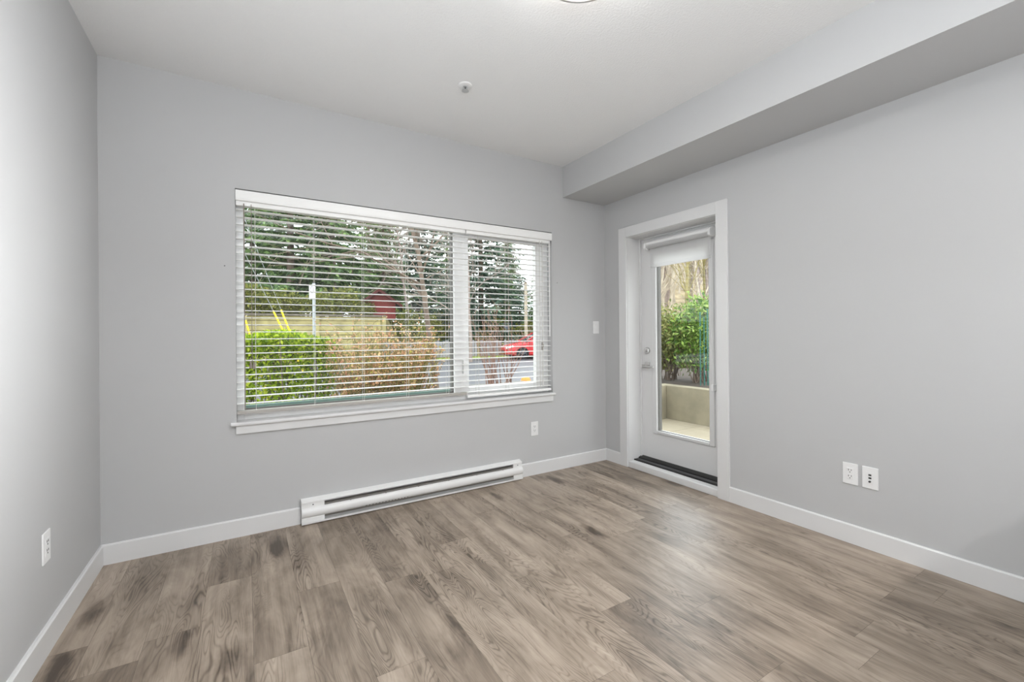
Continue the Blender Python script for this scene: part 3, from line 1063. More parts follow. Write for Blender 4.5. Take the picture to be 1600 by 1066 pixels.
def stems_mesh(name, m, parent, stems, n=4):
    mb = MB()
    for pts, rs in stems:
        mb.tube(pts, rs, n, cap=False)
    return mb.build(name, m, parent, fix=False)


def branch_tree(h, r0, seed, spread=0.5, lean=(0, 0), first=0.3, nb=16, levels=3, up=0.35, rmin=0.004):
    """bare broad-leaved tree as list of tubes (points, radii)"""
    R = random.Random(seed)
    out = []

    def grow(p, d, L, r, lev):
        nseg = 7 if lev == 0 else (5 if lev == 1 else 3)
        pts, rs = [p.copy()], [r]
        dd = d.copy()
        for i in range(nseg):
            j = 0.10 if lev == 0 else 0.22
            dd = (dd + Vector((R.gauss(0, j), R.gauss(0, j), R.gauss(0, j * 0.6) + (0.0 if lev == 0 else 0.06 * up)))).normalized()
            pts.append(pts[-1] + dd * L / nseg)
            rs.append(max(r * (1 - 0.85 * (i + 1) / nseg), rmin))
        out.append((pts, rs))
        if lev >= levels: return
        k = nb if lev == 0 else (7 if lev == 1 else 4)
        for q in range(k):
            t = first + (1 - first) * (q + R.random()) / k if lev == 0 else 0.2 + 0.8 * (q + R.random()) / k
            t = min(t, 0.98)
            i = min(int(t * nseg), nseg - 1)
            fr = t * nseg - i
            bp = pts[i].lerp(pts[i + 1], fr)
            ax = (pts[i + 1] - pts[i]).normalized()
            az = R.random() * 2 * PI + q * 2.4
            side = ax.orthogonal().normalized()
            side = (Matrix.Rotation(az, 3, ax) @ side)
            nd = (ax * (1 - spread) + side * spread + Vector((0, 0, up * 0.4))).normalized()
            nl = L * ((0.50 * (1.15 - t)) if lev == 0 else 0.48) * R.uniform(0.75, 1.2)
            grow(bp, nd, nl, max(rs[i] * 0.5, rmin), lev + 1)
    grow(Vector((0, 0, 0)), Vector((lean[0], lean[1], 1)).normalized(), h, r0, 0)
    return out


def bare_tree(name, loc, label, cat, m, group=None, **kw):
    st_ = branch_tree(**kw)
    r = empty(name, loc)
    tag(r, label, cat, group)
    o = Vector(loc)
    stems_mesh('trunk', m, r, [([p + o for p in st_[0][0]], st_[0][1])], 8)
    stems_mesh('branches', m, r, [([p + o for p in a], b) for a, b in st_[1:]], 4)
    return r


def conifer(name, loc, label, h, rad, seed, m, group, step=0.42, base=0.06):
    R = np.random.default_rng(seed)
    r = empty(name, loc)
    tag(r, label, 'tree', group)
    o = np.array(loc)
    mb = MB()
    mb.tube([Vector(loc) + Vector((0, 0, h * t)) for t in (0, 0.3, 0.6, 1.0)], [h * 0.016, h * 0.012, h * 0.007, 0.01], 8)
    Ps, Ds, Ns, Ls = [], [], [], []
    z = h * base
    bm_ = MB()
    while z < h * 0.985:
        t = z / h
        L0 = rad * (1 - t) ** 0.75 * (0.85 if t < 0.15 else 1.0)
        for k in range(7):
            az = R.uniform(0, 2 * PI)
            L = L0 * R.uniform(0.55, 1.12)
            zz = z + R.uniform(-0.2, 0.2)
            d = np.array([math.cos(az), math.sin(az), 0.0])
            ns = max(3, int(L / 0.32))
            droop = R.uniform(0.10, 0.34)
            pts = []
            for i in range(5):
                s = i / 4
                pts.append(Vector(o + d * L * s + np.array([0, 0, zz + 0.10 * L * s - droop * L * s * s])))
            bm_.tube(pts, [0.028 * (1 - t) + 0.006, 0.016, 0.010, 0.007, 0.004], 3, cap=False)
            q = R.random(ns * 8)
            q = 0.12 + 0.88 * q
            base_p = o + d * (L * q)[:, None] + np.stack([0 * q, 0 * q, zz + 0.10 * L * q - droop * L * q * q], 1)
            side = np.array([-d[1], d[0], 0])
            sg = R.choice([-1, 1], len(q))[:, None]
            dd = side * sg * R.uniform(0.3, 1.0, (len(q), 1)) + d * R.uniform(0.2, 0.9, (len(q), 1)) + np.array([0, 0, -1]) * R.uniform(0.05, 0.75, (len(q), 1))
            Ps.append(base_p)
            Ds.append(dd)
            Ns.append(np.array([0, 0, 1.0]) + 0.5 * R.normal(size=(len(q), 3)))
            Ls.append(R.uniform(0.30, 0.62, len(q)) * (0.5 + 0.5 * (1 - t)))
        z += step
    V_, F_ = leaf_cards(np.concatenate(Ps) - o, np.concatenate(Ds), np.concatenate(Ns), np.concatenate(Ls), np.concatenate(Ls) * 0.42)
    mb.build('trunk', M_BARK, r, fix=False)
    bm_.build('branches', M_CBR, r, fix=False)
    raw_mesh('foliage', V_, F_, m, r)
    return r


def shrub(name, loc, label, cat, blobs, nleaf, L, wd, m, stem_m, nstem, hstem, group=None, up=0.2, shell=0.5, stem_r=0.008, spread=0.35, mix=None):
    r = empty(name, loc)
    tag(r, label, cat, group)
    P, d = blob_points(nleaf, blobs, shell)
    P = P[P[:, 2] > 0.01]
    D = rand_dirs(len(P), up) + 0.4 * rand_dirs(len(P))
    N = rand_dirs(len(P), 0.9)
    Ls = L * rng.uniform(0.6, 1.3, len(P))
    V_, F_ = leaf_cards(P, D, N, Ls, Ls * wd)
    raw_mesh('foliage', V_, F_, m, r)
    st_ = []
    o = Vector(loc)
    for k in range(nstem):
        b = random.choice(blobs)
        az = random.uniform(0, 2 * PI)
        q = math.sqrt(random.random())
        tip = Vector((b[0] + math.cos(az) * b[3] * q * 0.9, b[1] + math.sin(az) * b[4] * q * 0.9, b[2] + b[5] * random.uniform(-0.2, 0.9)))
        root = Vector((b[0] * 0.6 + random.gauss(0, 0.05), b[1] * 0.6 + random.gauss(0, 0.05), 0.0))
        mid = root.lerp(tip, 0.5) + Vector((random.gauss(0, 0.05), random.gauss(0, 0.05), 0.1))
        st_.append(([o + root, o + mid, o + tip], [stem_r, stem_r * 0.7, stem_r * 0.3]))
    stems_mesh('stems', stem_m, r, st_, 4)
    return r


# ---- hedge and shrubs in front of the window -------------------------------
def hedge():
    x0, x1, y0, y1, h = -5.2, -1.75, 4.0, 5.3, 1.32
    n = 26000
    u = rng.random((n, 3))
    P = np.empty((n, 3))
    f = rng.integers(0, 10, n)
    P[:, 0] = x0 + (x1 - x0) * u[:, 0]
    P[:, 1] = np.where(f < 5, y0 + 0.16 * u[:, 1], y0 + (y1 - y0) * u[:, 1])
    P[:, 2] = np.where(f < 5, 0.12 + (h - 0.12) * u[:, 2], h - 0.18 * u[:, 2] ** 1.5)
    keep = rng.random(n) < np.clip((P[:, 2] + 0.10) / 0.75, 0.35, 1)
    P = P[keep]
    n = len(P)
    f = f[keep]
    P[:, 1] += 0.10 * np.sin(P[:, 0] * 3.1 + P[:, 2] * 4)
    P[:, 2] += np.where(f < 5, 0, 0.07 * np.sin(P[:, 0] * 4.3) + 0.05 * np.sin(P[:, 1] * 6.1 + P[:, 0] * 2))
    # rounded right end
    k = P[:, 0] > x1 - 0.5
    P[k, 1] += (P[k, 0] - (x1 - 0.5)) ** 2 * 0.9
    c = (x0, y0 + 0.3, GZ)
    r = empty('hedge', c)
    tag(r, 'clipped bright yellow-green hedge outside, at the left of the window', 'hedge')
    N = rand_dirs(n, 0.8)
    N[:, 1] -= 0.6
    L = rng.uniform(0.045, 0.085, n)
    V_, F_ = leaf_cards(P - np.array([c[0], c[1], 0]), rand_dirs(n, 0.7), N, L, L * 0.55)
    raw_mesh('foliage', V_, F_, M_HEDGE, r)
    st_ = []
    for k in range(160):
        xx = random.uniform(x0, x1 - 0.1)
        yy = random.uniform(y0 + 0.15, y1 - 0.2)
        st_.append(([(xx, yy, GZ), (xx + random.gauss(0, 0.08), yy + random.gauss(0, 0.08), GZ + 0.7), (xx + random.gauss(0, 0.15), yy + random.gauss(0, 0.12), GZ + 1.35)], [0.012, 0.008, 0.004]))
    stems_mesh('stems', M_BARK, r, st_, 4)


hedge()

# budding shrub: upright olive stems, tan leaves
bx, by, bz = spot(600, 6.8)
st_ = []
bp_ = []
R_ = random.Random(3)
r = empty('budding_shrub', (bx, by, bz))
tag(r, 'twiggy shrub with tan spring buds on olive stems, middle of the left pane', 'shrub')
for k in range(260):
    az = R_.uniform(0, 2 * PI)
    q = math.sqrt(R_.random())
    root = Vector((bx + 0.55 * q * math.cos(az), by + 0.45 * q * math.sin(az), bz))
    hh = R_.uniform(0.7, 1.72) * (1.06 - 0.28 * q)
    out = Vector((math.cos(az) * 0.62 * q + R_.gauss(0, 0.12), math.sin(az) * 0.5 * q + R_.gauss(0, 0.1), 0)) * hh * 0.62
    pts = [root, root + out * 0.35 + Vector((0, 0, hh * 0.4)), root + out * 0.7 + Vector((0, 0, hh * 0.75)), root + out + Vector((0, 0, hh))]
    st_.append((pts, [0.009, 0.007, 0.005, 0.003]))
    for q2 in range(4):
        i = R_.choice((1, 2))
        p = pts[i].lerp(pts[i + 1], R_.random())
        e = p + Vector((R_.gauss(0, 0.13), R_.gauss(0, 0.13), R_.uniform(0.05, 0.25)))
        st_.append(([p, p.lerp(e, 0.5) + Vector((0, 0, 0.01)), e], [0.004, 0.003, 0.002]))
        for w_ in range(9):
            bp_.append(p.lerp(e, R_.random()) + Vector((R_.gauss(0, 0.02), R_.gauss(0, 0.02), R_.gauss(0, 0.02))))
stems_mesh('stems', M_STEMGREEN, r, st_, 4)
P = np.array([tuple(p - Vector((bx, by, bz))) for p in bp_])
P = P[rng.random(len(P)) < np.clip(1.25 - P[:, 2] * 0.42, 0.25, 1)]
L = rng.uniform(0.028, 0.062, len(P))
V_, F_ = leaf_cards(P, rand_dirs(len(P), 0.6), rand_dirs(len(P)), L, L * 0.6)
raw_mesh('foliage', V_, F_, M_TAN, r)

# slender tree in front of the mullion
bare_tree('bare_tree', spot(684, 8.6), 'slender bare street tree with brown trunk, just left of the window mullion', 'tree', M_BARK,
          h=7.0, r0=0.066, seed=11, spread=0.62, first=0.24, nb=20, levels=3, up=0.25, rmin=0.004)
# vase-shaped bare shrub seen through the narrow pane
bx, by, bz = spot(779, 11.4)
r = empty('bare_shrub', (bx, by, bz))
tag(r, 'leafless reddish-brown shrub fanning out by the kerb, seen through the narrow pane', 'shrub')
st_ = []
for k in range(24):
    az = R_.uniform(0, 2 * PI)
    q = R_.random()
    root = Vector((bx + 0.20 * R_.gauss(0, 1), by + 0.14 * R_.gauss(0, 1), bz))
    hh = R_.uniform(1.2, 2.15)
    out = Vector((math.cos(az), math.sin(az), 0)) * hh * 0.48 * q
    pts = [root, root + out * 0.45 + Vector((0, 0, hh * 0.35)), root + out * 0.8 + Vector((0, 0, hh * 0.7)), root + out + Vector((0, 0, hh))]
    st_.append((pts, [0.017, 0.012, 0.008, 0.004]))
    for q2 in range(5):
        i = R_.choice((1, 2))
        p = pts[i].lerp(pts[i + 1], R_.random())
        e = p + Vector((R_.gauss(0, 0.16), R_.gauss(0, 0.16), R_.uniform(0.15, 0.42)))
        st_.append(([p, p.lerp(e, 0.5) + Vector((0, 0, 0.02)), e], [0.006, 0.0045, 0.003]))
stems_mesh('stems', M_TWIGRED, r, st_, 4)

# ---- street furniture ---------------------------------------------------------
sx_, sy_, sz_ = spot(491, 8.97)
sg = empty('street_sign', (sx_, sy_, sz_))
tag(sg, 'white rectangular street sign on a grey metal pole behind the hedge', 'sign')
MB().tube([(sx_, sy_, GZ), (sx_, sy_, 2.30)], 0.030, 12).build('pole', M_POST, sg, smooth=True)
face = MB().box(-0.15, 0.15, -0.004, 0.0, 0, 0.30)
ca, sa = math.cos(math.radians(-75)), math.sin(math.radians(-75))
face.v = [(sx_ + x_ * ca - (y_ - 0.034) * sa, sy_ + x_ * sa + (y_ - 0.034) * ca, 1.975 + z_) for x_, y_, z_ in face.v]
pnl = face.build('panel', M_SIGN, sg)
ring = MB()
pts = [(0.07 * math.cos(t_), -0.006, 0.19 + 0.07 * math.sin(t_)) for t_ in [2 * PI * k / 20 for k in range(21)]]
ring.tube(pts, 0.008, 6)
ring.v = [(sx_ + x_ * ca - (y_ - 0.034) * sa, sy_ + x_ * sa + (y_ - 0.034) * ca, 1.975 + z_) for x_, y_, z_ in ring.v]
ring.build('ring_mark', M_SIGNG, pnl)

for (pa, pb_, lb) in (((384, 497), (391, 522), 'leftmost slanted yellow guard tube, apart at the edge of the pane'),
                      ((427, 482), (443, 515), 'left one of the close pair of slanted yellow guard tubes'),
                      ((439.5, 481), (454, 518), 'right one of the close pair of slanted yellow guard tubes, nearest the sign pole')):
    dd_ = 8.5
    A = Vector(spot(pa[0], dd_, zat(pa[1], dd_)))
    B = Vector(spot(pb_[0], dd_, zat(pb_[1], dd_)))
    ax = (B - A)
    k = (GZ - A.z) / ax.z
    base_ = A + ax * k
    gr = empty('guy_wire_guard', tuple(base_))
    tag(gr, lb, 'guard tube', 'yellow guy wire guards')
    MB().tube([tuple(base_), tuple(A)], 0.017, 10).build('tube', M_YEL, gr, smooth=True)
    k2 = (5.2 - A.z) / ax.z
    MB().tube([tuple(A), tuple(A + ax * k2)], 0.004, 5).build('wire', M_WIRE, gr)

# solid pale teal strip added for a reflection in the large pane
tl = MB().prism([(0.20, 0.700), (0.20, 0.768), (0.275, 0.762), (0.280, 0.752), (0.280, 0.700)], 'x', -3.20, -1.50).build('reflection_strip', M_TEAL)
tag(tl, 'pale teal strip added for a reflection, along the bottom of the large pane', 'reflection strip')

# ---- red car ----------------------------------------------------------------------
def red_car(loc):
    """parked car, nose towards -X; x=0 nose, y=0 near side"""
    ox, oy, oz = loc
    r = empty('car', (ox + 2.1, oy + 0.85, oz))
    tag(r, 'red car parked across the road, front end showing beside the sash', 'car')
    # lower body: stations along the length (x, half width, sill z, shoulder z)
    secs = [(0.0, 0.60, 0.30, 0.56), (0.10, 0.74, 0.22, 0.66), (0.45, 0.83, 0.19, 0.78), (1.00, 0.86, 0.18, 0.88), (1.35, 0.87, 0.18, 0.95),
            (2.3, 0.875, 0.18, 0.97), (3.2, 0.87, 0.18, 0.98), (3.9, 0.83, 0.22, 0.97), (4.18, 0.74, 0.30, 0.90), (4.25, 0.66, 0.36, 0.80)]
    V_, F_ = [], []
    for x_, hw, zl, zh in secs:
        mid = (zl + zh) / 2
        prof = [(-hw * 0.90, zl), (-hw, zl + 0.08), (-hw, mid + 0.06), (-hw * 0.97, zh - 0.07), (-hw * 0.88, zh), (0, zh + 0.045), (hw * 0.88, zh), (hw * 0.97, zh - 0.07), (hw, mid + 0.06), (hw, zl + 0.08), (hw * 0.90, zl)]
        V_ += [(ox + x_, oy + 0.87 + y_, oz + z_) for y_, z_ in prof]
    n = 11
    for i in range(len(secs) - 1):
        for k in range(n):
            F_.append((i * n + k, i * n + (k + 1) % n, (i + 1) * n + (k + 1) % n, (i + 1) * n + k))
    F_.append(tuple(range(n))[::-1])
    F_.append(tuple((len(secs) - 1) * n + k for k in range(n)))
    MB().add(V_, F_).build('body', M_RED, r, smooth=True, bevel=0.015)
    cab = MB()
    c0_ = [(1.15, 0.76, 0.95), (2.0, 0.60, 1.42), (3.15, 0.60, 1.44), (4.0, 0.74, 0.98)]
    V_ = []
    for x_, hw, z_ in c0_:
        V_ += [(ox + x_, oy + 0.87 - hw, oz + z_), (ox + x_, oy + 0.87 + hw, oz + z_)]
    V_ += [(ox + 1.15, oy + 0.87 - 0.78, oz + 0.90), (ox + 1.15, oy + 0.87 + 0.78, oz + 0.90), (ox + 4.0, oy + 0.87 - 0.76, oz + 0.90), (ox + 4.0, oy + 0.87 + 0.76, oz + 0.90)]
    cab.add(V_, [(0, 1, 3, 2), (2, 3, 5, 4), (4, 5, 7, 6), (0, 2, 4, 6, 10, 8), (1, 9, 11, 7, 5, 3), (0, 8, 9, 1), (6, 7, 11, 10), (8, 10, 11, 9)])
    cab.build('window_band', M_CARGLASS, r, bevel=0.02)
    rf = MB().box(ox + 1.95, ox + 3.2, oy + 0.29, oy + 1.45, oz + 1.41, oz + 1.455)
    rf.tube([(ox + 1.16, oy + 0.10, oz + 0.96), (ox + 1.98, oy + 0.27, oz + 1.43)], 0.035, 6)
    rf.tube([(ox + 1.16, oy + 1.64, oz + 0.96), (ox + 1.98, oy + 1.47, oz + 1.43)], 0.035, 6)
    rf.tube([(ox + 3.17, oy + 0.27, oz + 1.43), (ox + 3.98, oy + 0.12, oz + 0.98)], 0.05, 6)
    rf.tube([(ox + 2.5, oy + 0.10, oz + 0.95), (ox + 2.5, oy + 0.26, oz + 1.42)], 0.03, 6)
    rf.build('roof', M_RED, r, smooth=True)
    for wx in (0.93, 3.45):
        for yy, s in ((oy + 0.0, 1), (oy + 1.74, -1)):
            arch = MB().lathe([(0, -0.012), (0.355, -0.012), (0.355, 0.25), (0, 0.25)], (ox + wx, yy + (0.005 if s > 0 else -0.243), oz + 0.30), 'y', 28)
            arch.build('wheel_arch', M_BLACK, r)
            w0 = yy - 0.016 * s
            wh = MB().lathe([(0.0, 0), (0.20, 0), (0.285, 0.005), (0.30, 0.03), (0.30, 0.15), (0.0, 0.15)] if s > 0 else [(0.0, -0.15), (0.30, -0.15), (0.30, -0.03), (0.285, -0.005), (0.20, 0), (0.0, 0)], (ox + wx, w0, oz + 0.30), 'y', 28)
            wh = wh.build('wheel', M_TYRE, r, smooth=True)
            rim = MB()
            for k in range(5):
                a_ = 2 * PI * k / 5 + 0.3
                rim.tube([(ox + wx, w0 - 0.012 * s, oz + 0.30), (ox + wx + 0.19 * math.cos(a_), w0 - 0.008 * s, oz + 0.30 + 0.19 * math.sin(a_))], [0.045, 0.025], 6)
            rim.tube([(ox + wx + 0.20 * math.cos(2 * PI * k / 24), w0 - 0.004 * s, oz + 0.30 + 0.20 * math.sin(2 * PI * k / 24)) for k in range(25)], 0.014, 6)
            rim.build('hubcap', M_RIM, wh, smooth=True)
    for yy, s in ((oy + 0.13, 1), (oy + 1.61, -1)):
        MB().add([(ox + 0.03, yy + 0.13 * s, oz + 0.58), (ox + 0.06, yy + 0.02 * s, oz + 0.58), (ox + 0.44, yy - 0.085 * s, oz + 0.66), (ox + 0.42, yy - 0.05 * s, oz + 0.765), (ox + 0.09, yy + 0.12 * s, oz + 0.68),
                  (ox + 0.25, yy + 0.10 * s, oz + 0.62)], [(0, 1, 4), (1, 2, 3, 4), (0, 4, 5), (4, 3, 5), (3, 2, 5), (2, 1, 5), (1, 0, 5)]).build('headlight', M_LENS, r)
    MB().box(ox - 0.01, ox + 0.08, oy + 0.30, oy + 1.44, oz + 0.33, oz + 0.47).build('grille', M_BLACK, r, bevel=0.01)
    MB().box(ox + 0.05, ox + 0.30, oy + 0.09, oy + 1.65, oz + 0.19, oz + 0.27).build('front_splitter', M_BLACK, r, bevel=0.01)
    MB().box(ox + 1.35, ox + 1.50, oy - 0.13, oy + 0.02, oz + 0.97, oz + 1.07).build('side_mirror', M_RED, r, bevel=0.03)
    for dx in (1.32, 2.5, 3.35):
        MB().box(ox + dx, ox + dx + 0.008, oy - 0.007, oy + 0.02, oz + 0.30, oz + 0.93).build('door_seam', M_BLACK, r)
    MB().tube([(ox + 2.15, oy - 0.012, oz + 0.80), (ox + 2.35, oy - 0.012, oz + 0.805)], 0.015, 6).build('door_handle', M_RED, r)
    return r


car_ = red_car((0.0, 0.0, 0.0))
cx_, cy_, _ = spot(790.5, 23.2)
car_.rotation_euler = (0, 0, math.radians(-16))
car_.location = Vector((cx_, cy_, GZ + 0.005)) + Matrix.Rotation(math.radians(-16), 3, 'Z') @ Vector((2.1, 0.85, 0))

# low pale board fence beyond the verge
pf = empty('board_fence', (7.0, 19.5, GZ))
tag(pf, 'low pale lavender-grey board fence beyond the grass verge', 'fence')
b_ = MB()
for k in range(78):
    if k % 9 == 4: continue
    xx = 3.0 + 0.18 * k
    b_.box(xx, xx + 0.15, 19.42, 19.45, GZ + 0.12, GZ + 0.98 + 0.06 * ((k * 7) % 3) / 2)
b_.build('pickets', M_PALEWALL, pf)
MB().box(3.0, 17.0, 19.45, 19.49, GZ + 0.25, GZ + 0.33).box(3.0, 17.0, 19.45, 19.49, GZ + 0.75, GZ + 0.83).build('rails', M_TIMBER, pf)
for k in range(6):
    xx = 3.2 + 2.7 * k
    MB().box(xx, xx + 0.1, 19.45, 19.55, GZ + 0.05, GZ + 1.05).build('post', M_TIMBER, pf)

# ---- houses -----------------------------------------------------------------------
def house(name, loc, w, d, h, rise, wall_m, roof_m, label, rz, win=True, trimc=M_SIGN):
    r = empty(name, (0, 0, 0))
    tag(r, label, 'house')
    MB().prism([(-w / 2, 0), (w / 2, 0), (w / 2, h), (0, h + rise - 0.15), (-w / 2, h)], 'y', -d / 2, d / 2).build('walls', wall_m, r)
    o_ = 0.4
    sl_ = rise / (w / 2)
    MB().prism([(-w / 2 - o_, h - o_ * sl_), (0, h + rise), (w / 2 + o_, h - o_ * sl_), (w / 2 + o_, h - o_ * sl_ - 0.16), (0, h + rise - 0.16), (-w / 2 - o_, h - o_ * sl_ - 0.16)], 'y', -d / 2 - o_, d / 2 + o_).build('roof', roof_m, r)
    if win:
        for xx in (-w * 0.22, w * 0.22):
            f_ = MB().box(xx - 0.6, xx + 0.6, -d / 2 - 0.04, -d / 2, h * 0.35, h * 0.8).build('window', trimc, r)
            MB().box(xx - 0.52, xx + 0.52, -d / 2 - 0.05, -d / 2 - 0.039, h * 0.35 + 0.08, h * 0.8 - 0.08).build('pane', M_CARGLASS, f_)
    r.location = loc
    r.rotation_euler = (0, 0, rz)
    return r


hx, hy, _ = spot(595, 25.5)
house('house', (hx, hy, 2.12), 1.7, 2.4, 1.05, 0.62, M_BRICKRED, mat('dark_red_roof', (78, 34, 30), 0.9, var=0.1), 'small red gabled outbuilding among trees up on the bank', -0.30, win=False)
hx, hy, _ = spot(775, 50)
house('house', (hx, hy, GZ), 7.5, 5.2, 2.4, 1.05, M_SIDING, M_ROOF, 'pale house with grey roof behind the leafless shrub, right pane', PI / 2 - 0.55, trimc=M_SIGN)
hx, hy, _ = spot(826, 44)
house('house', (hx, hy, GZ), 3.6, 4.5, 1.6, 0.9, M_SIDING, mat('blue_grey_roof', (92, 96, 112), 0.9, var=0.1), 'small dark-roofed outbuilding beside the pale tree trunk', PI / 2 - 0.35)
hx, hy, _ = spot(822, 30)
up_ = empty('utility_pole', (hx, hy, GZ))
tag(up_, 'pale straight pole standing behind the red car', 'pole')
MB().tube([(hx, hy, GZ), (hx, hy, zat(443, 30))], [0.13, 0.11], 12).build('shaft', M_PALEBARK, up_, smooth=True)
MB().lathe([(0, 0), (0.12, 0), (0.06, 0.10), (0, 0.12)], (hx, hy, zat(443, 30)), 'z', 12).build('cap', M_BARK, up_)

# small things at the near kerb, bottom right of the narrow pane
yx, yy_, _ = spot(838, 12.3)
ys = empty('yard_sign', (yx, yy_, GZ))
tag(ys, 'small white sign on a short stake by the kerb, at the sash edge', 'sign')
zz = zat(586.5, 12.3)
MB().box(yx - 0.10, yx + 0.10, yy_ - 0.01, yy_ + 0.01, zz - 0.055, zz + 0.055).build('panel', M_SIGN, ys)
MB().tube([(yx, yy_ + 0.015, GZ), (yx, yy_ + 0.015, zz)], 0.012, 6).build('stake', M_POST, ys)
ox_, oy_, _ = spot(821, 12.3)
dm = empty('marker_dome', (ox_, oy_, GZ))
tag(dm, 'low orange and white rounded marker on the road by the kerb', 'marker')
MB().lathe([(0.0, 0.0), (0.15, 0.0), (0.148, 0.05), (0, 0.05)], (ox_, oy_, GZ + 0.005), 'z', 20).build('base', M_SIGN, dm)
MB().lathe([(0.0, 0.05), (0.145, 0.05), (0.115, 0.12), (0.06, 0.16), (0, 0.17)], (ox_, oy_, GZ + 0.005), 'z', 20).build('top', M_ORANGE, dm, smooth=True)

# ---- conifers and bank shrubs -----------------------------------------------------
cA = conifer('conifer', spot(455, 27, 2.2), 'broad dark green conifer above the street sign', 17, 4.6, 1, M_CONIF, None)
cB = conifer('conifer', spot(520, 28, 2.2), 'broad green conifer with drooping boughs left of the red outbuilding', 15.5, 4.4, 2, M_CONIF, None)
cC = conifer('conifer', spot(752, 34, GZ), 'blue-green conifer behind the leafless shrub, right pane', 17, 4.6, 3, M_CONIF2, None)
dup(cA, spot(395, 33, 2.4), 1.2, 'conifer with gaps of sky, farthest left in the window', None, 0.95)
dup(cB, spot(500, 38, 2.6), 2.1, 'tall conifer standing behind the two nearer green ones', None, 1.15)
dup(cC, spot(655, 40, 2.4), 0.6, 'blue-green conifer behind the slender street tree', None, 0.95)
dup(cC, spot(790, 56, GZ), 1.9, 'distant blue-green conifer above the pale house', None, 1.0)
dup(cA, spot(700, 52, 2.2), 2.9, 'distant conifer behind the window mullion', None, 1.0)
dup(cB, spot(610, 46, 2.6), 0.4, 'conifer rising behind the red outbuilding', None, 0.85)
dup(cC, spot(716, 31, GZ), 2.5, 'small conifer close behind the mullion', None, 0.55)
dup(cB, spot(850, 62, GZ), 1.0, 'distant conifer at the right edge of the narrow pane', None, 0.75)
dup(cA, spot(795, 46, GZ), 0.3, 'dark green conifer between the blue-green one and the pale pole', None, 0.72)
dup(cB, spot(836, 40, GZ), 3.0, 'short conifer right of the pale pole', None, 0.45)
dup(cC, spot(812, 43, GZ), 3.6, 'short blue-green conifer left of the pale pole', None, 0.42)
dup(cB, spot(577, 52, 3.0), 4.0, 'far conifer filling the gap right of the drooping one', None, 1.2)
dup(cA, spot(425, 45, 2.8), 2.3, 'far conifer glimpsed between the two leftmost ones', None, 1.05)
dup(cA, spot(600, 33, 2.4), 0.9, 'green conifer between the red outbuilding and the street tree', None, 0.62)

for k, (x_, y_) in enumerate(((-7.5, 27.0), (-11.0, 31.0), (-14.5, 26.5))):
    dup((cA, cB, cA)[k], (x_, y_, 2.3), 1.1 * k + 0.5, 'conifer past the left edge of the window view, beyond the timber wall', 'conifers past the left edge of the window view', 0.95)

sB = shrub('bank_shrub', (0, 0, 0), 'x', 'shrub', [(0, 0, 0.9, 1.4, 1.1, 0.9), (1.0, 0.2, 0.7, 1.0, 0.9, 0.7), (-0.9, 0.1, 1.1, 0.9, 0.8, 0.8)], 2600, 0.20, 0.5, M_BUSH, M_TWIG, 30, 1.5, None, 0.2, 0.6, 0.02)
spots_ = [(400, 23.0, 1.0, 'yellow-green shrub on the bank above the timber wall, leftmost of the row'), (452, 23.4, 0.8, 'low shrub on the bank behind the yellow guard tubes'),
          (520, 23.2, 0.9, 'shrub on the bank just right of the street sign'), (566, 23.8, 0.55, 'small shrub on the bank just left of the red outbuilding'),
          (632, 27.0, 1.0, 'shrub on the bank right of the red outbuilding'), (655, 29.5, 1.3, 'tall shrub on the bank just left of the slender tree trunk'), (690, 33, 1.4, 'tall shrub beyond the fence, behind the slender tree trunk')]
for i, (px, d_, s_, lb) in enumerate(spots_):
    if i == 0:
        sB.location = spot(px, d_, 2.1)
        sB['label'] = lb
        sB['group'] = 'shrubs on the bank'
    else:
        dup(sB, spot(px, d_, 2.1 if px < 630 else 0.4), 1.3 * i, lb, 'shrubs on the bank', s_)
for px, d_, s_, lb in ((735, 33, 1.2, 'green shrub at the left edge of the narrow pane, across the road'), (806, 36, 0.55, 'small yellow-green shrub behind the red car bonnet'),
                       (838, 38, 1.5, 'bushy shrub right of the pale pole'), (752, 44, 2.0, 'tall shrub left of the pale house'), (805, 47, 1.9, 'tall shrub behind the dark-roofed outbuilding'), (858, 44, 2.2, 'tall shrub at the far right of the narrow pane')):
    dup(sB, spot(px, d_, GZ), px * 0.1, lb, 'shrubs across the road', s_)
bt = bare_tree('bare_tree', spot(735, 21.5), 'bare pale-twigged tree across the road in the narrow pane', 'tree', M_TWIG, h=9, r0=0.10, seed=21, spread=0.55, first=0.2, nb=18, levels=3, up=0.3, rmin=0.009)
dup(bt, spot(640, 30, 2.2), 1.7, 'bare tree on the bank right of the red outbuilding', None, 1.1)
dup(bt, spot(845, 34, GZ), 2.9, 'bare tree at the right edge of the narrow pane', None, 1.1)

# ---- patio side, through the door -----------------------------------------------
PZ = -0.045
pv = MB()
for i in range(7):
    for j in range(9):
        x0_, y1_ = 0.27 + 0.61 * i, 1.18 - 0.61 * j
        pv.box(x0_, min(x0_ + 0.604, 2.345), y1_ - 0.604, y1_, GZ - 0.02, PZ) if x0_ < 2.3 else None
struct(pv.build('patio', M_PAVER, bevel=0.004))
pl_ = empty('planter_wall', (2.42, -0.8, GZ))
struct(pl_)
tag(pl_, 'low board-marked concrete planter wall round the patio', 'wall')
MB().box(2.35, 2.52, -4.6, 1.19, GZ, 0.447).build('long_wall', M_CONC, pl_, bevel=0.008)
MB().box(0.9, 2.52, 1.19, 1.36, GZ, 0.447).build('return_wall', M_CONC, pl_, bevel=0.008)
struct(MB().box(2.52, 7.5, -4.6, 3.4, GZ, 0.40).build('planter_soil', M_SOIL, bevel=0.02))


def lsp(px, depth, z=0.40):
    return spot(px, depth, z)


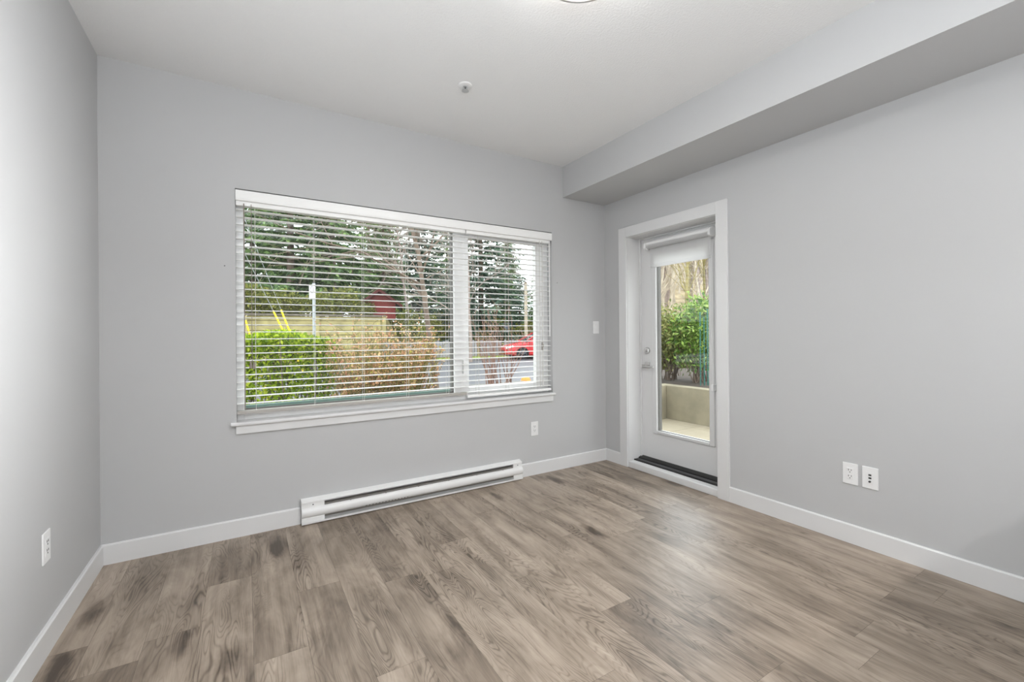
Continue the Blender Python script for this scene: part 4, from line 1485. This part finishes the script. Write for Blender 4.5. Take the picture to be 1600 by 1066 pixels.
shrub('laurel_shrub', lsp(1092, 7.3), 'glossy bright green laurel filling the right of the door glass', 'shrub',
      [(0, 0, 0.78, 0.60, 0.5, 0.62), (0.15, 0.0, 1.10, 0.40, 0.36, 0.36), (-0.22, -0.1, 0.62, 0.36, 0.36, 0.4)], 4200, 0.085, 0.42, M_LAUREL, M_BARK, 26, 1.4, None, 0.35, 0.45, 0.012)
shrub('evergreen_shrub', lsp(1042, 7.6), 'dull olive evergreen shrub at the left of the door glass', 'shrub',
      [(0, 0, 0.75, 0.55, 0.5, 0.55), (-0.3, 0.1, 0.9, 0.45, 0.4, 0.4), (0.3, 0, 0.6, 0.4, 0.4, 0.35)], 5200, 0.075, 0.38, M_DULL, M_BARK, 40, 1.1, None, 0.3, 0.45, 0.010)
shrub('yellow_shrub', lsp(1060, 8.4), 'small yellow-leaved sprig between the two green shrubs', 'shrub',
      [(0, 0, 0.98, 0.16, 0.15, 0.12)], 130, 0.08, 0.5, M_YELLOW, M_BARK, 8, 0.9, None, 0.3, 0.3, 0.006)
tg = empty('teal_rods', lsp(1101, 6.75))  # simple rods built for the teal stripes at the door glass
tag(tg, 'three thin teal rods added for stripes at the glass, in front of the laurel', 'garden stakes')
for px, z0_, z1_ in ((1094, 565, 490), (1100, 582, 497), (1105.5, 575, 485)):
    p = lsp(px, 6.75)
    s_ = MB()
    s_.tube([(p[0], p[1], 0.40), (p[0], p[1], zat(z1_, 6.75))], 0.008, 6)
    k = 0.45
    while k < zat(z1_, 6.75):
        s_.lathe([(0, -0.010), (0.013, -0.004), (0.013, 0.004), (0, 0.010)], (p[0], p[1], k), 'z', 6)
        k += 0.045
    s_.build('stake', M_TEALD, tg)

# mossy maple with two stems and bare wood behind
bare_tree('mossy_tree', spot(1072, 13.5), 'yellow-mossed forked tree trunk, left of the two behind the laurel', 'tree', M_MOSS,
          h=6.0, r0=0.085, seed=31, spread=0.45, first=0.30, nb=12, levels=2, up=0.5, rmin=0.006)
bare_tree('mossy_tree', spot(1079, 15.0), 'leaning mossy trunk, right of the forked one behind the laurel', 'tree', M_MOSS,
          h=6.5, r0=0.06, seed=35, spread=0.45, lean=(0.26, -0.17), first=0.3, nb=12, levels=2, up=0.5, rmin=0.006)
ws = MB()
q_ = [spot(985, 15.5, GZ), spot(1165, 15.5, GZ), spot(1165, 42, 8.9), spot(985, 42, 8.9), spot(985, 15.5, GZ - 0.4), spot(1165, 15.5, GZ - 0.4), spot(1165, 42, GZ - 0.4), spot(985, 42, GZ - 0.4)]
ws.add(q_, [(0, 1, 2, 3), (7, 6, 5, 4), (0, 4, 5, 1), (1, 5, 6, 2), (2, 6, 7, 3), (3, 7, 4, 0)])
struct(ws.build('wood_slope', M_LITTER))
protos = []
R_ = random.Random(77)
for k in range(46):
    d_ = R_.uniform(19, 36)
    px = 1012 + (1122 - 1012) * (k * 17 % 46 + R_.random()) / 46
    lb = 'slim bare grey-beige tree in the wood beyond the patio'
    wz = GZ - 0.1 + max(0.0, (d_ - 15.5) / 26.5 * 9.05)
    if k < 3:
        protos.append(bare_tree('woodland_tree', spot(px, d_, wz), lb, 'tree', M_PALEBARK if k < 2 else M_TWIG, 'bare trees of the wood beyond the patio',
                                h=6.8, r0=0.075 + 0.02 * k, seed=50 + k, spread=0.42, first=0.15, nb=14, levels=2, up=0.7, rmin=0.009))
    else:
        dup(protos[k % 3], spot(px, d_, wz), R_.uniform(0, 6.28), lb, 'bare trees of the wood beyond the patio', R_.uniform(0.8, 1.2))
sW = dup(sB, spot(1036, 13, GZ), 0.7, 'dull green undergrowth in the wood, left in the door glass', 'undergrowth in the wood', 0.9)
dup(sB, spot(1095, 16, GZ), 2.0, 'dull green undergrowth in the wood, behind the laurel', 'undergrowth in the wood', 1.1)
